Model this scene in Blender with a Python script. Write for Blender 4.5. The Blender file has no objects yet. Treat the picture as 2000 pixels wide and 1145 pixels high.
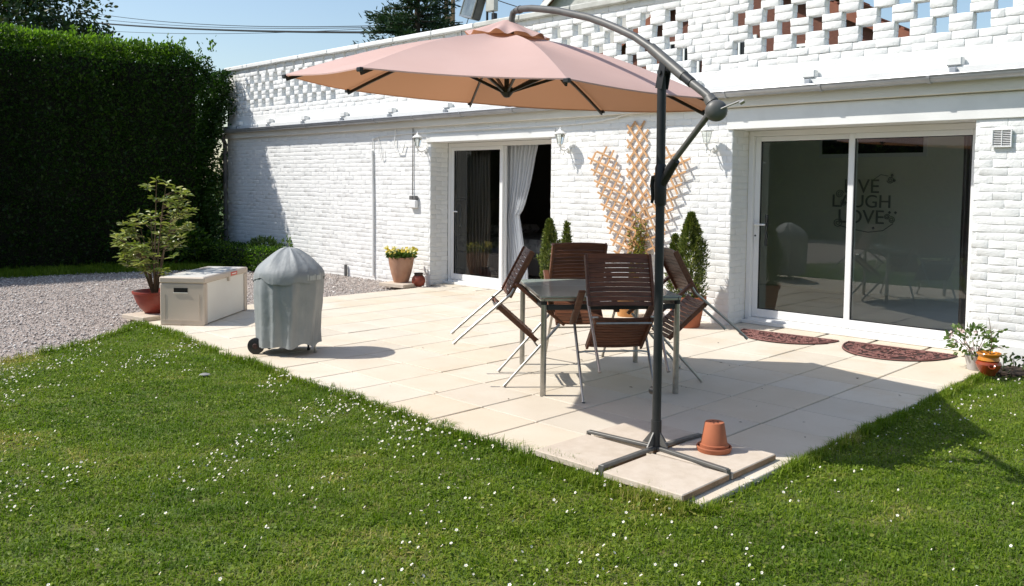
import bpy, math, random
import numpy as np
from mathutils import Vector, Matrix
random.seed(7)
rng = np.random.default_rng(7)
PI = math.pi
R = math.radians
S = bpy.context.scene
COL = S.collection

# ------------------------------------------------------------------ camera
F_PX, CY, W_PX, H_PX = 1680.105, 456.02, 2000.0, 1145.0
ROT = np.array([[0.714874, 0.699172, 0.010707], [-0.046372, 0.032124, 0.998408], [0.697714, -0.714232, 0.055386]])
CAM = np.array([0.0, -8.2892, 1.48706])
cd = bpy.data.cameras.new('camera')
cam = bpy.data.objects.new('camera', cd)
COL.objects.link(cam)
m4 = Matrix.Identity(4)
for i in range(3):
    for j in range(3):
        m4[j][i] = ROT[i][j]
    m4[i][3] = CAM[i]
cam.matrix_world = m4
cd.sensor_width = 36.0
cd.lens = F_PX / W_PX * 36.0
cd.shift_y = -(H_PX / 2 - CY) / W_PX
cd.clip_start = 0.05
cd.clip_end = 2000
S.camera = cam

def at(u, v, y=None, z=None, x=None):
    """point of the world seen at photo pixel (u, v) on the plane y=, z= or x="""
    d = np.array([(u - 1000) / F_PX, -(v - CY) / F_PX, -1.0]) @ ROT
    k = 1 if y is not None else (2 if z is not None else 0)
    val = y if y is not None else (z if z is not None else x)
    t = (val - CAM[k]) / d[k]
    return CAM + d * t

def pix(p):
    c = (np.asarray(p, float) - CAM) @ ROT.T
    d = -c[..., 2]
    return 1000 + F_PX * c[..., 0] / d, CY - F_PX * c[..., 1] / d, d

# ------------------------------------------------------------------ sky and sun
SUN_AZ, SUN_EL = R(46), R(49)          # light travels towards +x +y
w = bpy.data.worlds.new('World')
S.world = w
w.use_nodes = True
nt = w.node_tree
nt.nodes.clear()
sky = nt.nodes.new('ShaderNodeTexSky')
sky.sky_type = 'NISHITA'
sky.sun_disc = False
sky.sun_elevation = SUN_EL
sky.sun_rotation = R(224)
sky.air_density = 1.2
sky.dust_density = 1.1
sky.ozone_density = 2.0
bg = nt.nodes.new('ShaderNodeBackground')
bg.inputs['Strength'].default_value = 0.13
wo = nt.nodes.new('ShaderNodeOutputWorld')
nt.links.new(sky.outputs[0], bg.inputs[0])
nt.links.new(bg.outputs[0], wo.inputs[0])
sl = bpy.data.lights.new('sun', 'SUN')
sl.energy = 4.3
sl.angle = R(0.53)
sl.color = (1.0, 0.955, 0.88)
so = bpy.data.objects.new('sun', sl)
COL.objects.link(so)
trav = Vector((math.cos(SUN_EL) * math.cos(SUN_AZ), math.cos(SUN_EL) * math.sin(SUN_AZ), -math.sin(SUN_EL)))
so.rotation_euler = trav.to_track_quat('-Z', 'Y').to_euler()
so.location = (-8, -12, 14)
S.view_settings.view_transform = 'Standard'
S.view_settings.look = 'None'
S.view_settings.gamma = 1.0
S.view_settings.use_curve_mapping = False
S.view_settings.exposure = 0.32
S.cycles.max_bounces = 12
S.cycles.diffuse_bounces = 12
S.cycles.transparent_max_bounces = 24
S.cycles.caustics_reflective = False
S.cycles.caustics_refractive = False

# ------------------------------------------------------------------ materials
def lin(r, g, b):
    f = lambda c: (c / 255 / 12.92) if c / 255 <= 0.04045 else ((c / 255 + 0.055) / 1.055) ** 2.4
    return (f(r), f(g), f(b), 1)

class Mat:
    """principled material: base colour = mix of colours by noise, optional bump"""
    def __init__(s, name, c1, c2=None, scale=5.0, detail=4, rough=0.6, bump=0.0, bscale=40.0, bdist=0.01,
                 metal=0.0, spec=0.4, obj_var=None, stretch=(1, 1, 1), local=False, lo=0.35, hi=0.65):
        m = s.m = bpy.data.materials.new(name)
        m.use_nodes = True
        n = s.n = m.node_tree.nodes
        l = s.l = m.node_tree.links
        b = s.b = n['Principled BSDF']
        b.inputs['Roughness'].default_value = rough
        b.inputs['Metallic'].default_value = metal
        b.inputs['Specular IOR Level'].default_value = spec
        if local:
            src = n.new('ShaderNodeTexCoord').outputs['Object']
        else:
            src = n.new('ShaderNodeNewGeometry').outputs['Position']
        if stretch != (1, 1, 1):
            mp = n.new('ShaderNodeMapping')
            mp.inputs['Scale'].default_value = stretch
            l.new(src, mp.inputs[0])
            src = mp.outputs[0]
        s.src = src
        out = None
        if c2 is not None:
            nz = s.noise(scale, detail)
            out = s.mix(s.ramp(nz, lo, hi), c1, c2)
        if obj_var:
            oi = n.new('ShaderNodeObjectInfo')
            r = n.new('ShaderNodeValToRGB')
            cols = obj_var
            r.color_ramp.elements[0].color = cols[0]
            r.color_ramp.elements[-1].color = cols[-1]
            for i, c in enumerate(cols[1:-1]):
                e = r.color_ramp.elements.new((i + 1) / (len(cols) - 1))
                e.color = c
            l.new(oi.outputs['Random'], r.inputs[0])
            if out is None:
                out = s.mix(None, c1, r.outputs[0], 1.0, 'MULTIPLY')
            else:
                out = s.mix(None, out, r.outputs[0], 1.0, 'MULTIPLY')
        s.set_color(out if out is not None else c1)
        if bump:
            bz = s.noise(bscale, 5)
            bp = s.bp = n.new('ShaderNodeBump')
            bp.inputs['Strength'].default_value = bump
            bp.inputs['Distance'].default_value = bdist
            l.new(bz, bp.inputs['Height'])
            l.new(bp.outputs[0], b.inputs['Normal'])
    def noise(s, scale, detail=4, rough=0.55, src=None):
        nz = s.n.new('ShaderNodeTexNoise')
        nz.inputs['Scale'].default_value = scale
        nz.inputs['Detail'].default_value = detail
        nz.inputs['Roughness'].default_value = rough
        s.l.new(src or s.src, nz.inputs['Vector'])
        return nz.outputs['Fac']
    def ramp(s, fac, lo, hi):
        mr = s.n.new('ShaderNodeMapRange')
        mr.inputs['From Min'].default_value = lo
        mr.inputs['From Max'].default_value = hi
        s.l.new(fac, mr.inputs['Value'])
        return mr.outputs[0]
    def mix(s, fac, a, b, f=0.5, mode='MIX'):
        mx = s.n.new('ShaderNodeMix')
        mx.data_type = 'RGBA'
        mx.blend_type = mode
        mx.inputs[0].default_value = f
        if fac is not None:
            s.l.new(fac, mx.inputs[0])
        for sock, v in ((mx.inputs[6], a), (mx.inputs[7], b)):
            if isinstance(v, (tuple, list)):
                sock.default_value = v if len(v) == 4 else (*v, 1)
            else:
                s.l.new(v, sock)
        return mx.outputs[2]
    def set_color(s, v):
        if isinstance(v, (tuple, list)):
            s.b.inputs['Base Color'].default_value = v if len(v) == 4 else (*v, 1)
        else:
            for k in list(s.b.inputs['Base Color'].links):
                s.l.remove(k)
            s.l.new(v, s.b.inputs['Base Color'])
        s.col = v
    def translucent(s, col, fac):
        """mix in a translucent lobe so that sun shines through thin sheets"""
        t = s.n.new('ShaderNodeBsdfTranslucent')
        if isinstance(col, (tuple, list)):
            t.inputs[0].default_value = col if len(col) == 4 else (*col, 1)
        else:
            s.l.new(col, t.inputs[0])
        mx = s.n.new('ShaderNodeMixShader')
        mx.inputs[0].default_value = fac
        s.l.new(s.b.outputs[0], mx.inputs[1])
        s.l.new(t.outputs[0], mx.inputs[2])
        s.l.new(mx.outputs[0], s.n['Material Output'].inputs[0])

def leafmat(name, c1, c2, c3=None, trans=0.3, rough=0.45, spec=0.35):
    """foliage: colour by a per-leaf random attribute"""
    M = Mat(name, c1, None, rough=rough, spec=spec)
    a = M.n.new('ShaderNodeAttribute')
    a.attribute_name = 'rnd'
    r = M.n.new('ShaderNodeValToRGB')
    r.color_ramp.elements[0].color = (*c1[:3], 1)
    r.color_ramp.elements[1].color = (*(c3 or c2)[:3], 1)
    if c3:
        e = r.color_ramp.elements.new(0.6)
        e.color = (*c2[:3], 1)
    M.l.new(a.outputs['Fac'], r.inputs[0])
    M.set_color(r.outputs[0])
    tc = M.mix(None, r.outputs[0], (1.0, 1.25, 0.45, 1), 1.0, 'MULTIPLY')
    M.translucent(tc, trans)
    return M

# white masonry paint: thick, lumpy, a little dirty
M_paint = Mat('white_masonry_paint', (0.81, 0.81, 0.795), (0.785, 0.785, 0.77), scale=2.2, rough=0.62, spec=0.3)
def paint_extra(M):
    n, l = M.n, M.l
    dirt = M.ramp(M.noise(9.0, 6, 0.7), 0.62, 0.85)
    c = M.mix(dirt, M.col, (0.62, 0.62, 0.60, 1))
    M.set_color(c)
    h1 = M.noise(42.0, 3, 0.5)
    h2 = M.noise(150.0, 2, 0.5)
    ad = n.new('ShaderNodeMath'); ad.operation = 'MULTIPLY_ADD'
    l.new(h2, ad.inputs[0]); ad.inputs[1].default_value = 0.25; l.new(h1, ad.inputs[2])
    bp = n.new('ShaderNodeBump'); bp.inputs['Strength'].default_value = 0.5; bp.inputs['Distance'].default_value = 0.009
    l.new(ad.outputs[0], bp.inputs['Height']); l.new(bp.outputs[0], M.b.inputs['Normal'])
paint_extra(M_paint)
M_smoothwhite = Mat('white_render_paint', (0.79, 0.79, 0.77), (0.70, 0.70, 0.68), scale=3.5, rough=0.6, bump=0.25, bscale=60, bdist=0.004, lo=0.45, hi=0.8)
M_coping = Mat('coping_concrete', (0.46, 0.46, 0.42), (0.60, 0.60, 0.56), scale=5, rough=0.85, bump=0.4, bscale=50, bdist=0.006)
M_upvc = Mat('white_upvc', (0.80, 0.80, 0.79), rough=0.28, spec=0.5)
M_zinc = Mat('zinc_gutter', (0.40, 0.415, 0.44), (0.47, 0.485, 0.51), scale=6, rough=0.38, metal=0.45, spec=0.5)
M_pipegrey = Mat('dark_pipe', (0.10, 0.10, 0.10), (0.16, 0.155, 0.15), scale=8, rough=0.55)
M_fascia = Mat('fascia_board', (0.80, 0.77, 0.70), (0.74, 0.70, 0.62), scale=4, rough=0.6, stretch=(0.4, 1, 3), bump=0.15, bscale=30)
M_steel = Mat('brushed_steel', (0.34, 0.33, 0.30), (0.42, 0.40, 0.37), scale=30, rough=0.36, metal=0.9, local=True)
M_dksteel = Mat('charcoal_powder_coat', (0.024, 0.026, 0.027), (0.034, 0.035, 0.036), scale=12, rough=0.45, spec=0.3, local=True)
M_armgrey = Mat('grey_bronze_coat', (0.10, 0.10, 0.095), (0.135, 0.13, 0.12), scale=12, rough=0.45, spec=0.4, metal=0.1, local=True)
M_black = Mat('black_plastic', (0.014, 0.014, 0.015), rough=0.45)
M_wood = Mat('dark_hardwood', (0.165, 0.068, 0.035), (0.095, 0.038, 0.021), scale=7, rough=0.48, stretch=(9, 1.2, 9), local=True, bump=0.2, bscale=60, bdist=0.002,
             obj_var=[(0.75, 0.75, 0.75, 1), (1.25, 1.15, 1.05, 1), (0.95, 0.95, 0.95, 1)])
M_lath = Mat('pine_lath', (0.62, 0.38, 0.20), (0.52, 0.30, 0.15), scale=9, rough=0.6, local=True, stretch=(2, 12, 12), obj_var=[(0.8, 0.8, 0.8, 1), (1.15, 1.1, 1.05, 1)])
M_terra = Mat('terracotta', (0.42, 0.135, 0.060), (0.36, 0.115, 0.055), scale=7, rough=0.75, bump=0.15, bscale=70, bdist=0.003, local=True)
M_terra2 = Mat('dusty_terracotta', (0.46, 0.27, 0.18), (0.38, 0.20, 0.125), scale=6, rough=0.8, bump=0.2, bscale=60, bdist=0.003, local=True)
M_redpot = Mat('brick_red_plastic', (0.30, 0.050, 0.034), (0.26, 0.045, 0.03), scale=4, rough=0.38, local=True)
M_ballpot = Mat('rust_red_clay', (0.26, 0.055, 0.028), (0.17, 0.035, 0.02), scale=9, rough=0.5, local=True)
M_darkclay = Mat('dark_burnt_clay', (0.03, 0.016, 0.012), (0.05, 0.025, 0.018), scale=14, rough=0.6, local=True)
M_ochre = Mat('ochre_glaze', (0.56, 0.29, 0.10), (0.48, 0.22, 0.07), scale=5, rough=0.35, local=True)
M_orange = Mat('amber_glaze', (0.56, 0.22, 0.02), (0.50, 0.17, 0.016), scale=7, rough=0.16, spec=0.6, local=True)
M_brownglaze = Mat('red_brown_glaze', (0.30, 0.055, 0.018), (0.22, 0.04, 0.014), scale=9, rough=0.22, spec=0.6, local=True)
M_palepot = Mat('pale_stoneware', (0.50, 0.48, 0.46), (0.42, 0.40, 0.38), scale=9, rough=0.5, local=True)
M_soil = Mat('potting_soil', (0.035, 0.022, 0.015), (0.06, 0.04, 0.028), scale=40, rough=0.95, bump=0.6, bscale=80, bdist=0.01)
M_slab = Mat('sandstone_slab', (0.66, 0.60, 0.505), (0.60, 0.535, 0.435), scale=2.6, rough=0.78, bump=0.22, bscale=90, bdist=0.003, lo=0.3, hi=0.7,
             obj_var=[(0.91, 0.90, 0.885, 1), (1.0, 1.0, 1.0, 1), (0.99, 0.95, 0.89, 1), (1.05, 1.06, 1.07, 1), (0.95, 0.93, 0.90, 1)])
def slab_extra(M):
    st = M.ramp(M.noise(1.3, 6, 0.7), 0.55, 0.72)
    c = M.mix(st, M.col, (0.60, 0.50, 0.37, 1), mode='MIX')
    f = M.ramp(M.noise(55, 4, 0.7), 0.52, 0.75)
    c2 = M.mix(f, c, (0.52, 0.44, 0.35, 1))
    M.set_color(M.mix(None, c, c2, 0.35))
slab_extra(M_slab)
M_slabside = Mat('concrete_slab', (0.58, 0.50, 0.41), (0.52, 0.44, 0.35), scale=14, rough=0.85, bump=0.4, bscale=120, bdist=0.004)
M_slabedge = Mat('mossy_slab_edge', (0.30, 0.19, 0.12), (0.22, 0.15, 0.09), scale=14, rough=0.9, bump=0.5, bscale=60, bdist=0.006)
M_joint = Mat('joint_sand', (0.09, 0.07, 0.048), (0.20, 0.155, 0.11), scale=3, rough=0.95)
M_earth = Mat('lawn_soil', (0.08, 0.13, 0.02), (0.12, 0.12, 0.035), scale=5, rough=0.95, bump=0.6, bscale=60, bdist=0.02)
M_field = Mat('meadow', (0.055, 0.10, 0.02), (0.08, 0.12, 0.03), scale=0.4, rough=0.95)
M_gravelbed = Mat('gravel_bed', (0.44, 0.375, 0.335), (0.30, 0.25, 0.22), scale=45, rough=0.95, bump=1.0, bscale=55, bdist=0.02)
M_cover = Mat('grey_pvc_cover', (0.27, 0.29, 0.295), (0.32, 0.335, 0.335), scale=6, rough=0.55, spec=0.3, bump=0.35, bscale=14, bdist=0.02, local=True)
M_boxwall = Mat('cream_plastic', (0.78, 0.755, 0.68), (0.75, 0.72, 0.645), scale=3, rough=0.5, local=True)
M_boxend = Mat('beige_plastic', (0.58, 0.49, 0.395), (0.55, 0.46, 0.37), scale=3, rough=0.5, local=True)
M_boxlid = Mat('weathered_lid_plastic', (0.62, 0.60, 0.55), (0.11, 0.105, 0.10), scale=5.5, detail=6, rough=0.5, local=True, stretch=(1, 0.35, 1), lo=0.56, hi=0.66)
M_redtag = Mat('red_sticker', (0.62, 0.07, 0.04), rough=0.4)
M_white = Mat('plain_white', (0.84, 0.84, 0.82), rough=0.5)
M_rubber = Mat('brick_red_rubber', (0.245, 0.112, 0.095), (0.20, 0.088, 0.074), scale=20, rough=0.7)
M_rubberdk = Mat('mat_underlay', (0.045, 0.022, 0.018), rough=0.8)
M_petal = Mat('white_petal', (0.70, 0.70, 0.67), rough=0.6)
M_yellowp = leafmat('yellow_petal', (0.72, 0.52, 0.03), (0.76, 0.72, 0.36), trans=0.25)
M_pinkp = Mat('pale_pink_petal', (0.75, 0.60, 0.58), rough=0.6)
M_bark = Mat('bark', (0.10, 0.075, 0.05), (0.06, 0.045, 0.032), scale=14, rough=0.9, bump=0.6, bscale=40, stretch=(1, 1, 0.3))
M_hedgecore = Mat('shaded_hedge_twigs', (0.011, 0.015, 0.007), (0.018, 0.018, 0.010), scale=30, rough=0.95)  # dense twigs, near black: the shade inside the hedge is painted in
M_twig = Mat('twig', (0.16, 0.10, 0.055), (0.10, 0.07, 0.04), scale=30, rough=0.8)
M_grass = leafmat('grass_blades', (0.092, 0.165, 0.010), (0.200, 0.272, 0.022), (0.46, 0.37, 0.13), trans=0.4, rough=0.5, spec=0.25)
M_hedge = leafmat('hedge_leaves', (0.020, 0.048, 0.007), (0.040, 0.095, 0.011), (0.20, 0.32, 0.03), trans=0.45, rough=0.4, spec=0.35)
M_treeleaf = leafmat('dark_tree_leaves', (0.022, 0.05, 0.014), (0.045, 0.085, 0.02), (0.10, 0.09, 0.03), trans=0.2, rough=0.5)
M_needle = leafmat('conifer_needles', (0.022, 0.050, 0.022), (0.045, 0.085, 0.03), trans=0.1, rough=0.5)
M_dwarf = leafmat('dwarf_spruce_needles', (0.060, 0.085, 0.016), (0.13, 0.17, 0.034), (0.26, 0.27, 0.06), trans=0.15, rough=0.5)
M_rhodo = leafmat('rhododendron_leaves', (0.13, 0.175, 0.028), (0.26, 0.30, 0.055), (0.50, 0.47, 0.17), trans=0.2, rough=0.35, spec=0.5)
M_plant = leafmat('plant_leaves', (0.055, 0.10, 0.018), (0.12, 0.19, 0.045), (0.30, 0.36, 0.18), trans=0.3, rough=0.4)
M_climber = leafmat('climber_leaves', (0.10, 0.13, 0.025), (0.25, 0.25, 0.06), (0.42, 0.20, 0.05), trans=0.35, rough=0.45)
M_wallin = Mat('pale_interior_wall', (0.87, 0.86, 0.75), (0.85, 0.84, 0.73), scale=1.5, rough=0.8)
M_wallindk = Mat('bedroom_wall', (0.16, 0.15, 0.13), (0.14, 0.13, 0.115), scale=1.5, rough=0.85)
M_floorin = Mat('interior_floor', (0.66, 0.65, 0.62), (0.62, 0.61, 0.58), scale=4, rough=0.35)
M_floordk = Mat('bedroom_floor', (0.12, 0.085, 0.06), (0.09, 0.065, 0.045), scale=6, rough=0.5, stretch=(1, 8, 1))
M_dark = Mat('dark_screen', (0.012, 0.012, 0.013), rough=0.25)
M_iron = Mat('wrought_iron', (0.26, 0.265, 0.23), rough=0.5)
M_sheer = Mat('white_voile', (0.75, 0.77, 0.80), rough=0.8)
M_sheer.translucent((0.75, 0.78, 0.82), 0.4)
M_drape = Mat('taupe_drape', (0.33, 0.27, 0.24), (0.26, 0.21, 0.19), scale=14, rough=0.85, stretch=(1, 1, 0.1))
M_sheet = Mat('bed_linen', (0.55, 0.54, 0.55), (0.30, 0.29, 0.31), scale=9, rough=0.9, lo=0.5, hi=0.6)
M_brickred = Mat('red_brick', (0.17, 0.068, 0.045), (0.12, 0.048, 0.034), scale=9, rough=0.85, stretch=(1, 1, 3), bump=0.4, bscale=30)
M_tile = Mat('clay_roof_tile', (0.27, 0.10, 0.055), (0.18, 0.065, 0.04), scale=5, rough=0.8)
M_concretepole = Mat('weathered_pole', (0.30, 0.21, 0.12), (0.20, 0.14, 0.085), scale=5, rough=0.9, bump=0.3, bscale=30, stretch=(1, 1, 0.3))
M_cable = Mat('black_cable', (0.012, 0.012, 0.014), rough=0.6)
M_canvas = Mat('salmon_canvas', (0.79, 0.56, 0.505), (0.76, 0.53, 0.475), scale=3, rough=0.8, spec=0.2, bump=0.12, bscale=400, bdist=0.001, local=True)
bf = M_canvas.n.new('ShaderNodeNewGeometry')          # underside shade painted in: darker colour on the back faces
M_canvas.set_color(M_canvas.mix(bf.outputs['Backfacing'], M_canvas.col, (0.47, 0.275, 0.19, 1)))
M_canvas.translucent((0.44, 0.20, 0.095), 0.34)

def glassmat(name, tint, refl, rough=0.0):
    m = bpy.data.materials.new(name)
    m.use_nodes = True
    n, l = m.node_tree.nodes, m.node_tree.links
    n.remove(n['Principled BSDF'])
    t = n.new('ShaderNodeBsdfTransparent'); t.inputs[0].default_value = (*tint, 1)
    g = n.new('ShaderNodeBsdfGlossy'); g.inputs['Roughness'].default_value = rough
    g.inputs['Color'].default_value = (0.95, 0.97, 0.95, 1)
    fr = n.new('ShaderNodeFresnel'); fr.inputs['IOR'].default_value = refl
    mx = n.new('ShaderNodeMixShader')
    l.new(fr.outputs[0], mx.inputs[0]); l.new(t.outputs[0], mx.inputs[1]); l.new(g.outputs[0], mx.inputs[2])
    l.new(mx.outputs[0], n['Material Output'].inputs[0])
    class _: pass
    o = _(); o.m = m
    return o
M_glass = glassmat('window_glass', (0.97, 0.985, 0.965), 1.85)
M_lampglass = glassmat('lantern_glass', (0.9, 0.92, 0.9), 1.5)
M_tabletop = Mat('frosted_green_glass', (0.30, 0.36, 0.32), rough=0.22, spec=0.9)
M_tableedge = Mat('glass_edge', (0.06, 0.16, 0.12), rough=0.1, spec=0.8)

# ------------------------------------------------------------------ mesh helpers
def mesh_np(name, V, polys_v, nper, mat, rnd=None, smooth=False):
    """fast mesh from numpy: V (n,3), faces all with nper corners"""
    me = bpy.data.meshes.new(name)
    V = np.ascontiguousarray(V, np.float32)
    Fc = np.ascontiguousarray(polys_v, np.int32)
    me.vertices.add(len(V)); me.vertices.foreach_set('co', V.ravel())
    nf = len(Fc)
    me.loops.add(nf * nper); me.loops.foreach_set('vertex_index', Fc.ravel())
    me.polygons.add(nf)
    me.polygons.foreach_set('loop_start', np.arange(0, nf * nper, nper, dtype=np.int32))
    me.polygons.foreach_set('loop_total', np.full(nf, nper, np.int32))
    if smooth:
        me.polygons.foreach_set('use_smooth', np.ones(nf, bool))
    if rnd is not None:
        a = me.attributes.new('rnd', 'FLOAT', 'POINT')
        a.data.foreach_set('value', np.ascontiguousarray(rnd, np.float32))
    me.update(calc_edges=True)
    if mat is not None:
        me.materials.append(mat.m)
    return me

def link(name, me, parent=None, loc=None, rot=None, scale=None):
    o = bpy.data.objects.new(name, me)
    COL.objects.link(o)
    if parent is not None:
        o.parent = parent
    if loc is not None: o.location = loc
    if rot is not None: o.rotation_euler = rot
    if scale is not None: o.scale = scale
    return o

def tag(o, label=None, cat=None, group=None, kind=None):
    if label: o['label'] = label
    if cat: o['category'] = cat
    if group: o['group'] = group
    if kind: o['kind'] = kind
    return o

def thing(name, label, cat, loc=(0, 0, 0), rotz=0.0, group=None):
    o = bpy.data.objects.new(name, None)
    o.empty_display_size = 0.1
    COL.objects.link(o)
    o.location = loc
    o.rotation_euler = (0, 0, rotz)
    return tag(o, label, cat, group)

def copy_tree(o, parent=None):
    c = o.copy()
    COL.objects.link(c)
    if parent is not None:
        c.parent = parent
    for ch in [k for k in bpy.data.objects if k.parent == o]:
        copy_tree(ch, c)
    return c

class MB:
    """collects shapes, builds ONE mesh object"""
    def __init__(s):
        s.v, s.f = [], []
    def add(s, vs, fs):
        b = len(s.v)
        s.v += [tuple(p) for p in vs]
        s.f += [tuple(i + b for i in f) for f in fs]
        return s
    def box(s, x0, x1, y0, y1, z0, z1, bev=0.0, M=None):
        if bev <= 0:
            vs = [(x, y, z) for x in (x0, x1) for y in (y0, y1) for z in (z0, z1)]
            fs = [(0, 1, 3, 2), (4, 6, 7, 5), (0, 4, 5, 1), (2, 3, 7, 6), (0, 2, 6, 4), (1, 5, 7, 3)]
        else:
            c = [(x0 + x1) / 2, (y0 + y1) / 2, (z0 + z1) / 2]
            h = [(x1 - x0) / 2, (y1 - y0) / 2, (z1 - z0) / 2]
            bev = min(bev, min(h) * 0.95)
            vs, idx = [], {}
            for sx in (-1, 1):
                for sy in (-1, 1):
                    for sz in (-1, 1):
                        for ax in range(3):
                            p = []
                            for k, sg in enumerate((sx, sy, sz)):
                                p.append(c[k] + sg * (h[k] if k == ax else h[k] - bev))
                            idx[(sx, sy, sz, ax)] = len(vs)
                            vs.append(tuple(p))
            fs = []
            for ax in range(3):
                o1, o2 = [(1, 2), (2, 0), (0, 1)][ax]
                for sg in (-1, 1):
                    q = []
                    for a, b in ((-1, -1), (1, -1), (1, 1), (-1, 1)):
                        k = [0, 0, 0]; k[ax] = sg; k[o1] = a; k[o2] = b
                        q.append(idx[(*k, ax)])
                    fs.append(tuple(q if sg > 0 else q[::-1]))
            for ax in range(3):
                o1, o2 = [(1, 2), (2, 0), (0, 1)][ax]
                for a in (-1, 1):
                    for b in (-1, 1):
                        k0 = [0, 0, 0]; k1 = [0, 0, 0]
                        k0[ax] = -1; k1[ax] = 1; k0[o1] = k1[o1] = a; k0[o2] = k1[o2] = b
                        q = [idx[(*k0, o1)], idx[(*k1, o1)], idx[(*k1, o2)], idx[(*k0, o2)]]
                        fs.append(tuple(q if a * b < 0 else q[::-1]))
            for sx in (-1, 1):
                for sy in (-1, 1):
                    for sz in (-1, 1):
                        q = [idx[(sx, sy, sz, a)] for a in range(3)]
                        fs.append(tuple(q if sx * sy * sz > 0 else q[::-1]))
        if M is not None:
            vs = [M @ Vector(p) for p in vs]
        return s.add(vs, fs)
    def bar(s, a, b, wd, th, up=(0, 0, 1), bev=0.0):
        """rectangular bar from a to b; wd along up x axis, th along up"""
        a, b, up = Vector(a), Vector(b), Vector(up)
        x = (b - a).normalized()
        y = up.cross(x).normalized()
        z = x.cross(y)
        M = Matrix(((x.x, y.x, z.x, a.x), (x.y, y.y, z.y, a.y), (x.z, y.z, z.z, a.z), (0, 0, 0, 1)))
        return s.box(0, (b - a).length, -wd / 2, wd / 2, -th / 2, th / 2, bev, M)
    def tube(s, pts, r, n=10, caps=True):
        pts = [Vector(p) for p in pts]
        rs = r if isinstance(r, (list, tuple)) else [r] * len(pts)
        rings, prev = [], None
        for i, p in enumerate(pts):
            t = (pts[min(i + 1, len(pts) - 1)] - pts[max(i - 1, 0)]).normalized()
            if prev is None:
                ref = Vector((0, 0, 1)) if abs(t.z) < 0.9 else Vector((1, 0, 0))
                u = ref.cross(t).normalized()
            else:
                u = (prev - t * prev.dot(t)).normalized()
            prev = u
            v = t.cross(u)
            rings.append([p + (u * math.cos(2 * PI * k / n) + v * math.sin(2 * PI * k / n)) * rs[i] for k in range(n)])
        vs = [q for ring in rings for q in ring]
        fs = []
        for i in range(len(pts) - 1):
            for k in range(n):
                a, b = i * n + k, i * n + (k + 1) % n
                fs.append((a, b, b + n, a + n))
        if caps:
            fs.append(tuple(range(n))[::-1])
            fs.append(tuple(range((len(pts) - 1) * n, len(pts) * n)))
        return s.add(vs, fs)
    def lathe(s, prof, n=28, c=(0, 0, 0), fn=None):
        vs, fs = [], []
        for i, (r, z) in enumerate(prof):
            for k in range(n):
                a = 2 * PI * k / n
                rr, zz = (r, z) if fn is None else fn(r, z, a, i)
                vs.append((c[0] + rr * math.cos(a), c[1] + rr * math.sin(a), c[2] + zz))
        for i in range(len(prof) - 1):
            for k in range(n):
                a, b = i * n + k, i * n + (k + 1) % n
                fs.append((a, b, b + n, a + n))
        return s.add(vs, fs)
    def disc(s, c, r, n=20, nrm=(0, 0, 1)):
        q = Vector(nrm).to_track_quat('Z', 'Y')
        vs = [Vector(c) + q @ Vector((r * math.cos(2 * PI * k / n), r * math.sin(2 * PI * k / n), 0)) for k in range(n)]
        return s.add(vs, [tuple(range(n))])
    def mesh(s, name, mat, smooth=False, auto=None):
        me = bpy.data.meshes.new(name)
        me.from_pydata([tuple(p) for p in s.v], [], s.f)
        if smooth:
            me.polygons.foreach_set('use_smooth', [True] * len(me.polygons))
            if auto is not None:
                me.set_sharp_from_angle(angle=R(auto))
        me.materials.append(mat.m)
        me.update()
        return me
    def obj(s, name, mat, parent=None, smooth=False, auto=35, loc=None, rot=None):
        return link(name, s.mesh(name, mat, smooth, auto if smooth else None), parent, loc, rot)

def leaves(C, N, size, name, mat, aspect=0.5, up=None, jitter=0.3, droop=0.15, parent=None, rnd=None, bias=None):
    """leaf-shaped folded quads at centres C with axis directions N (n,3); size scalar or (n,)"""
    n = len(C)
    C = np.asarray(C, float); N = np.asarray(N, float)
    N = N / (np.linalg.norm(N, axis=1, keepdims=True) + 1e-9)
    N = N + rng.normal(0, jitter, (n, 3))
    N /= np.linalg.norm(N, axis=1, keepdims=True) + 1e-9
    T = rng.normal(0, 1, (n, 3)) if up is None else np.asarray(up, float) + rng.normal(0, 0.35, (n, 3))
    T = T - N * np.sum(T * N, axis=1, keepdims=True)
    T /= np.linalg.norm(T, axis=1, keepdims=True) + 1e-9
    # N: leaf axis, T: leaf normal ; B: width direction
    B = np.cross(N, T)
    s = (np.full(n, size) if np.isscalar(size) else np.asarray(size)) * rng.uniform(0.7, 1.3, n)
    L = s[:, None]
    wv = L * aspect * 0.5
    V = np.empty((n, 6, 3))
    V[:, 0] = C
    V[:, 1] = C + N * L * 0.35 + B * wv + T * wv * 0.25
    V[:, 2] = C + N * L * 0.75 + B * wv * 0.8 + T * (wv * 0.2 - L * droop * 0.5)
    V[:, 3] = C + N * L - T * L * droop
    V[:, 4] = C + N * L * 0.75 - B * wv * 0.8 + T * (wv * 0.2 - L * droop * 0.5)
    V[:, 5] = C + N * L * 0.35 - B * wv + T * wv * 0.25
    base = np.arange(n)[:, None] * 6
    F1 = np.concatenate([base + np.array([[0, 1, 2, 3]]), base + np.array([[0, 3, 4, 5]])], 0)
    r = rng.random(n) if rnd is None else rnd
    if bias is not None:
        r = np.clip(r * 0.6 + bias, 0, 1)
    me = mesh_np(name, V.reshape(-1, 3), F1, 4, mat, np.repeat(r, 6))
    return link(name, me, parent)

def sphere_pts(n):
    v = rng.normal(0, 1, (n, 3))
    return v / np.linalg.norm(v, axis=1, keepdims=True)

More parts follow.
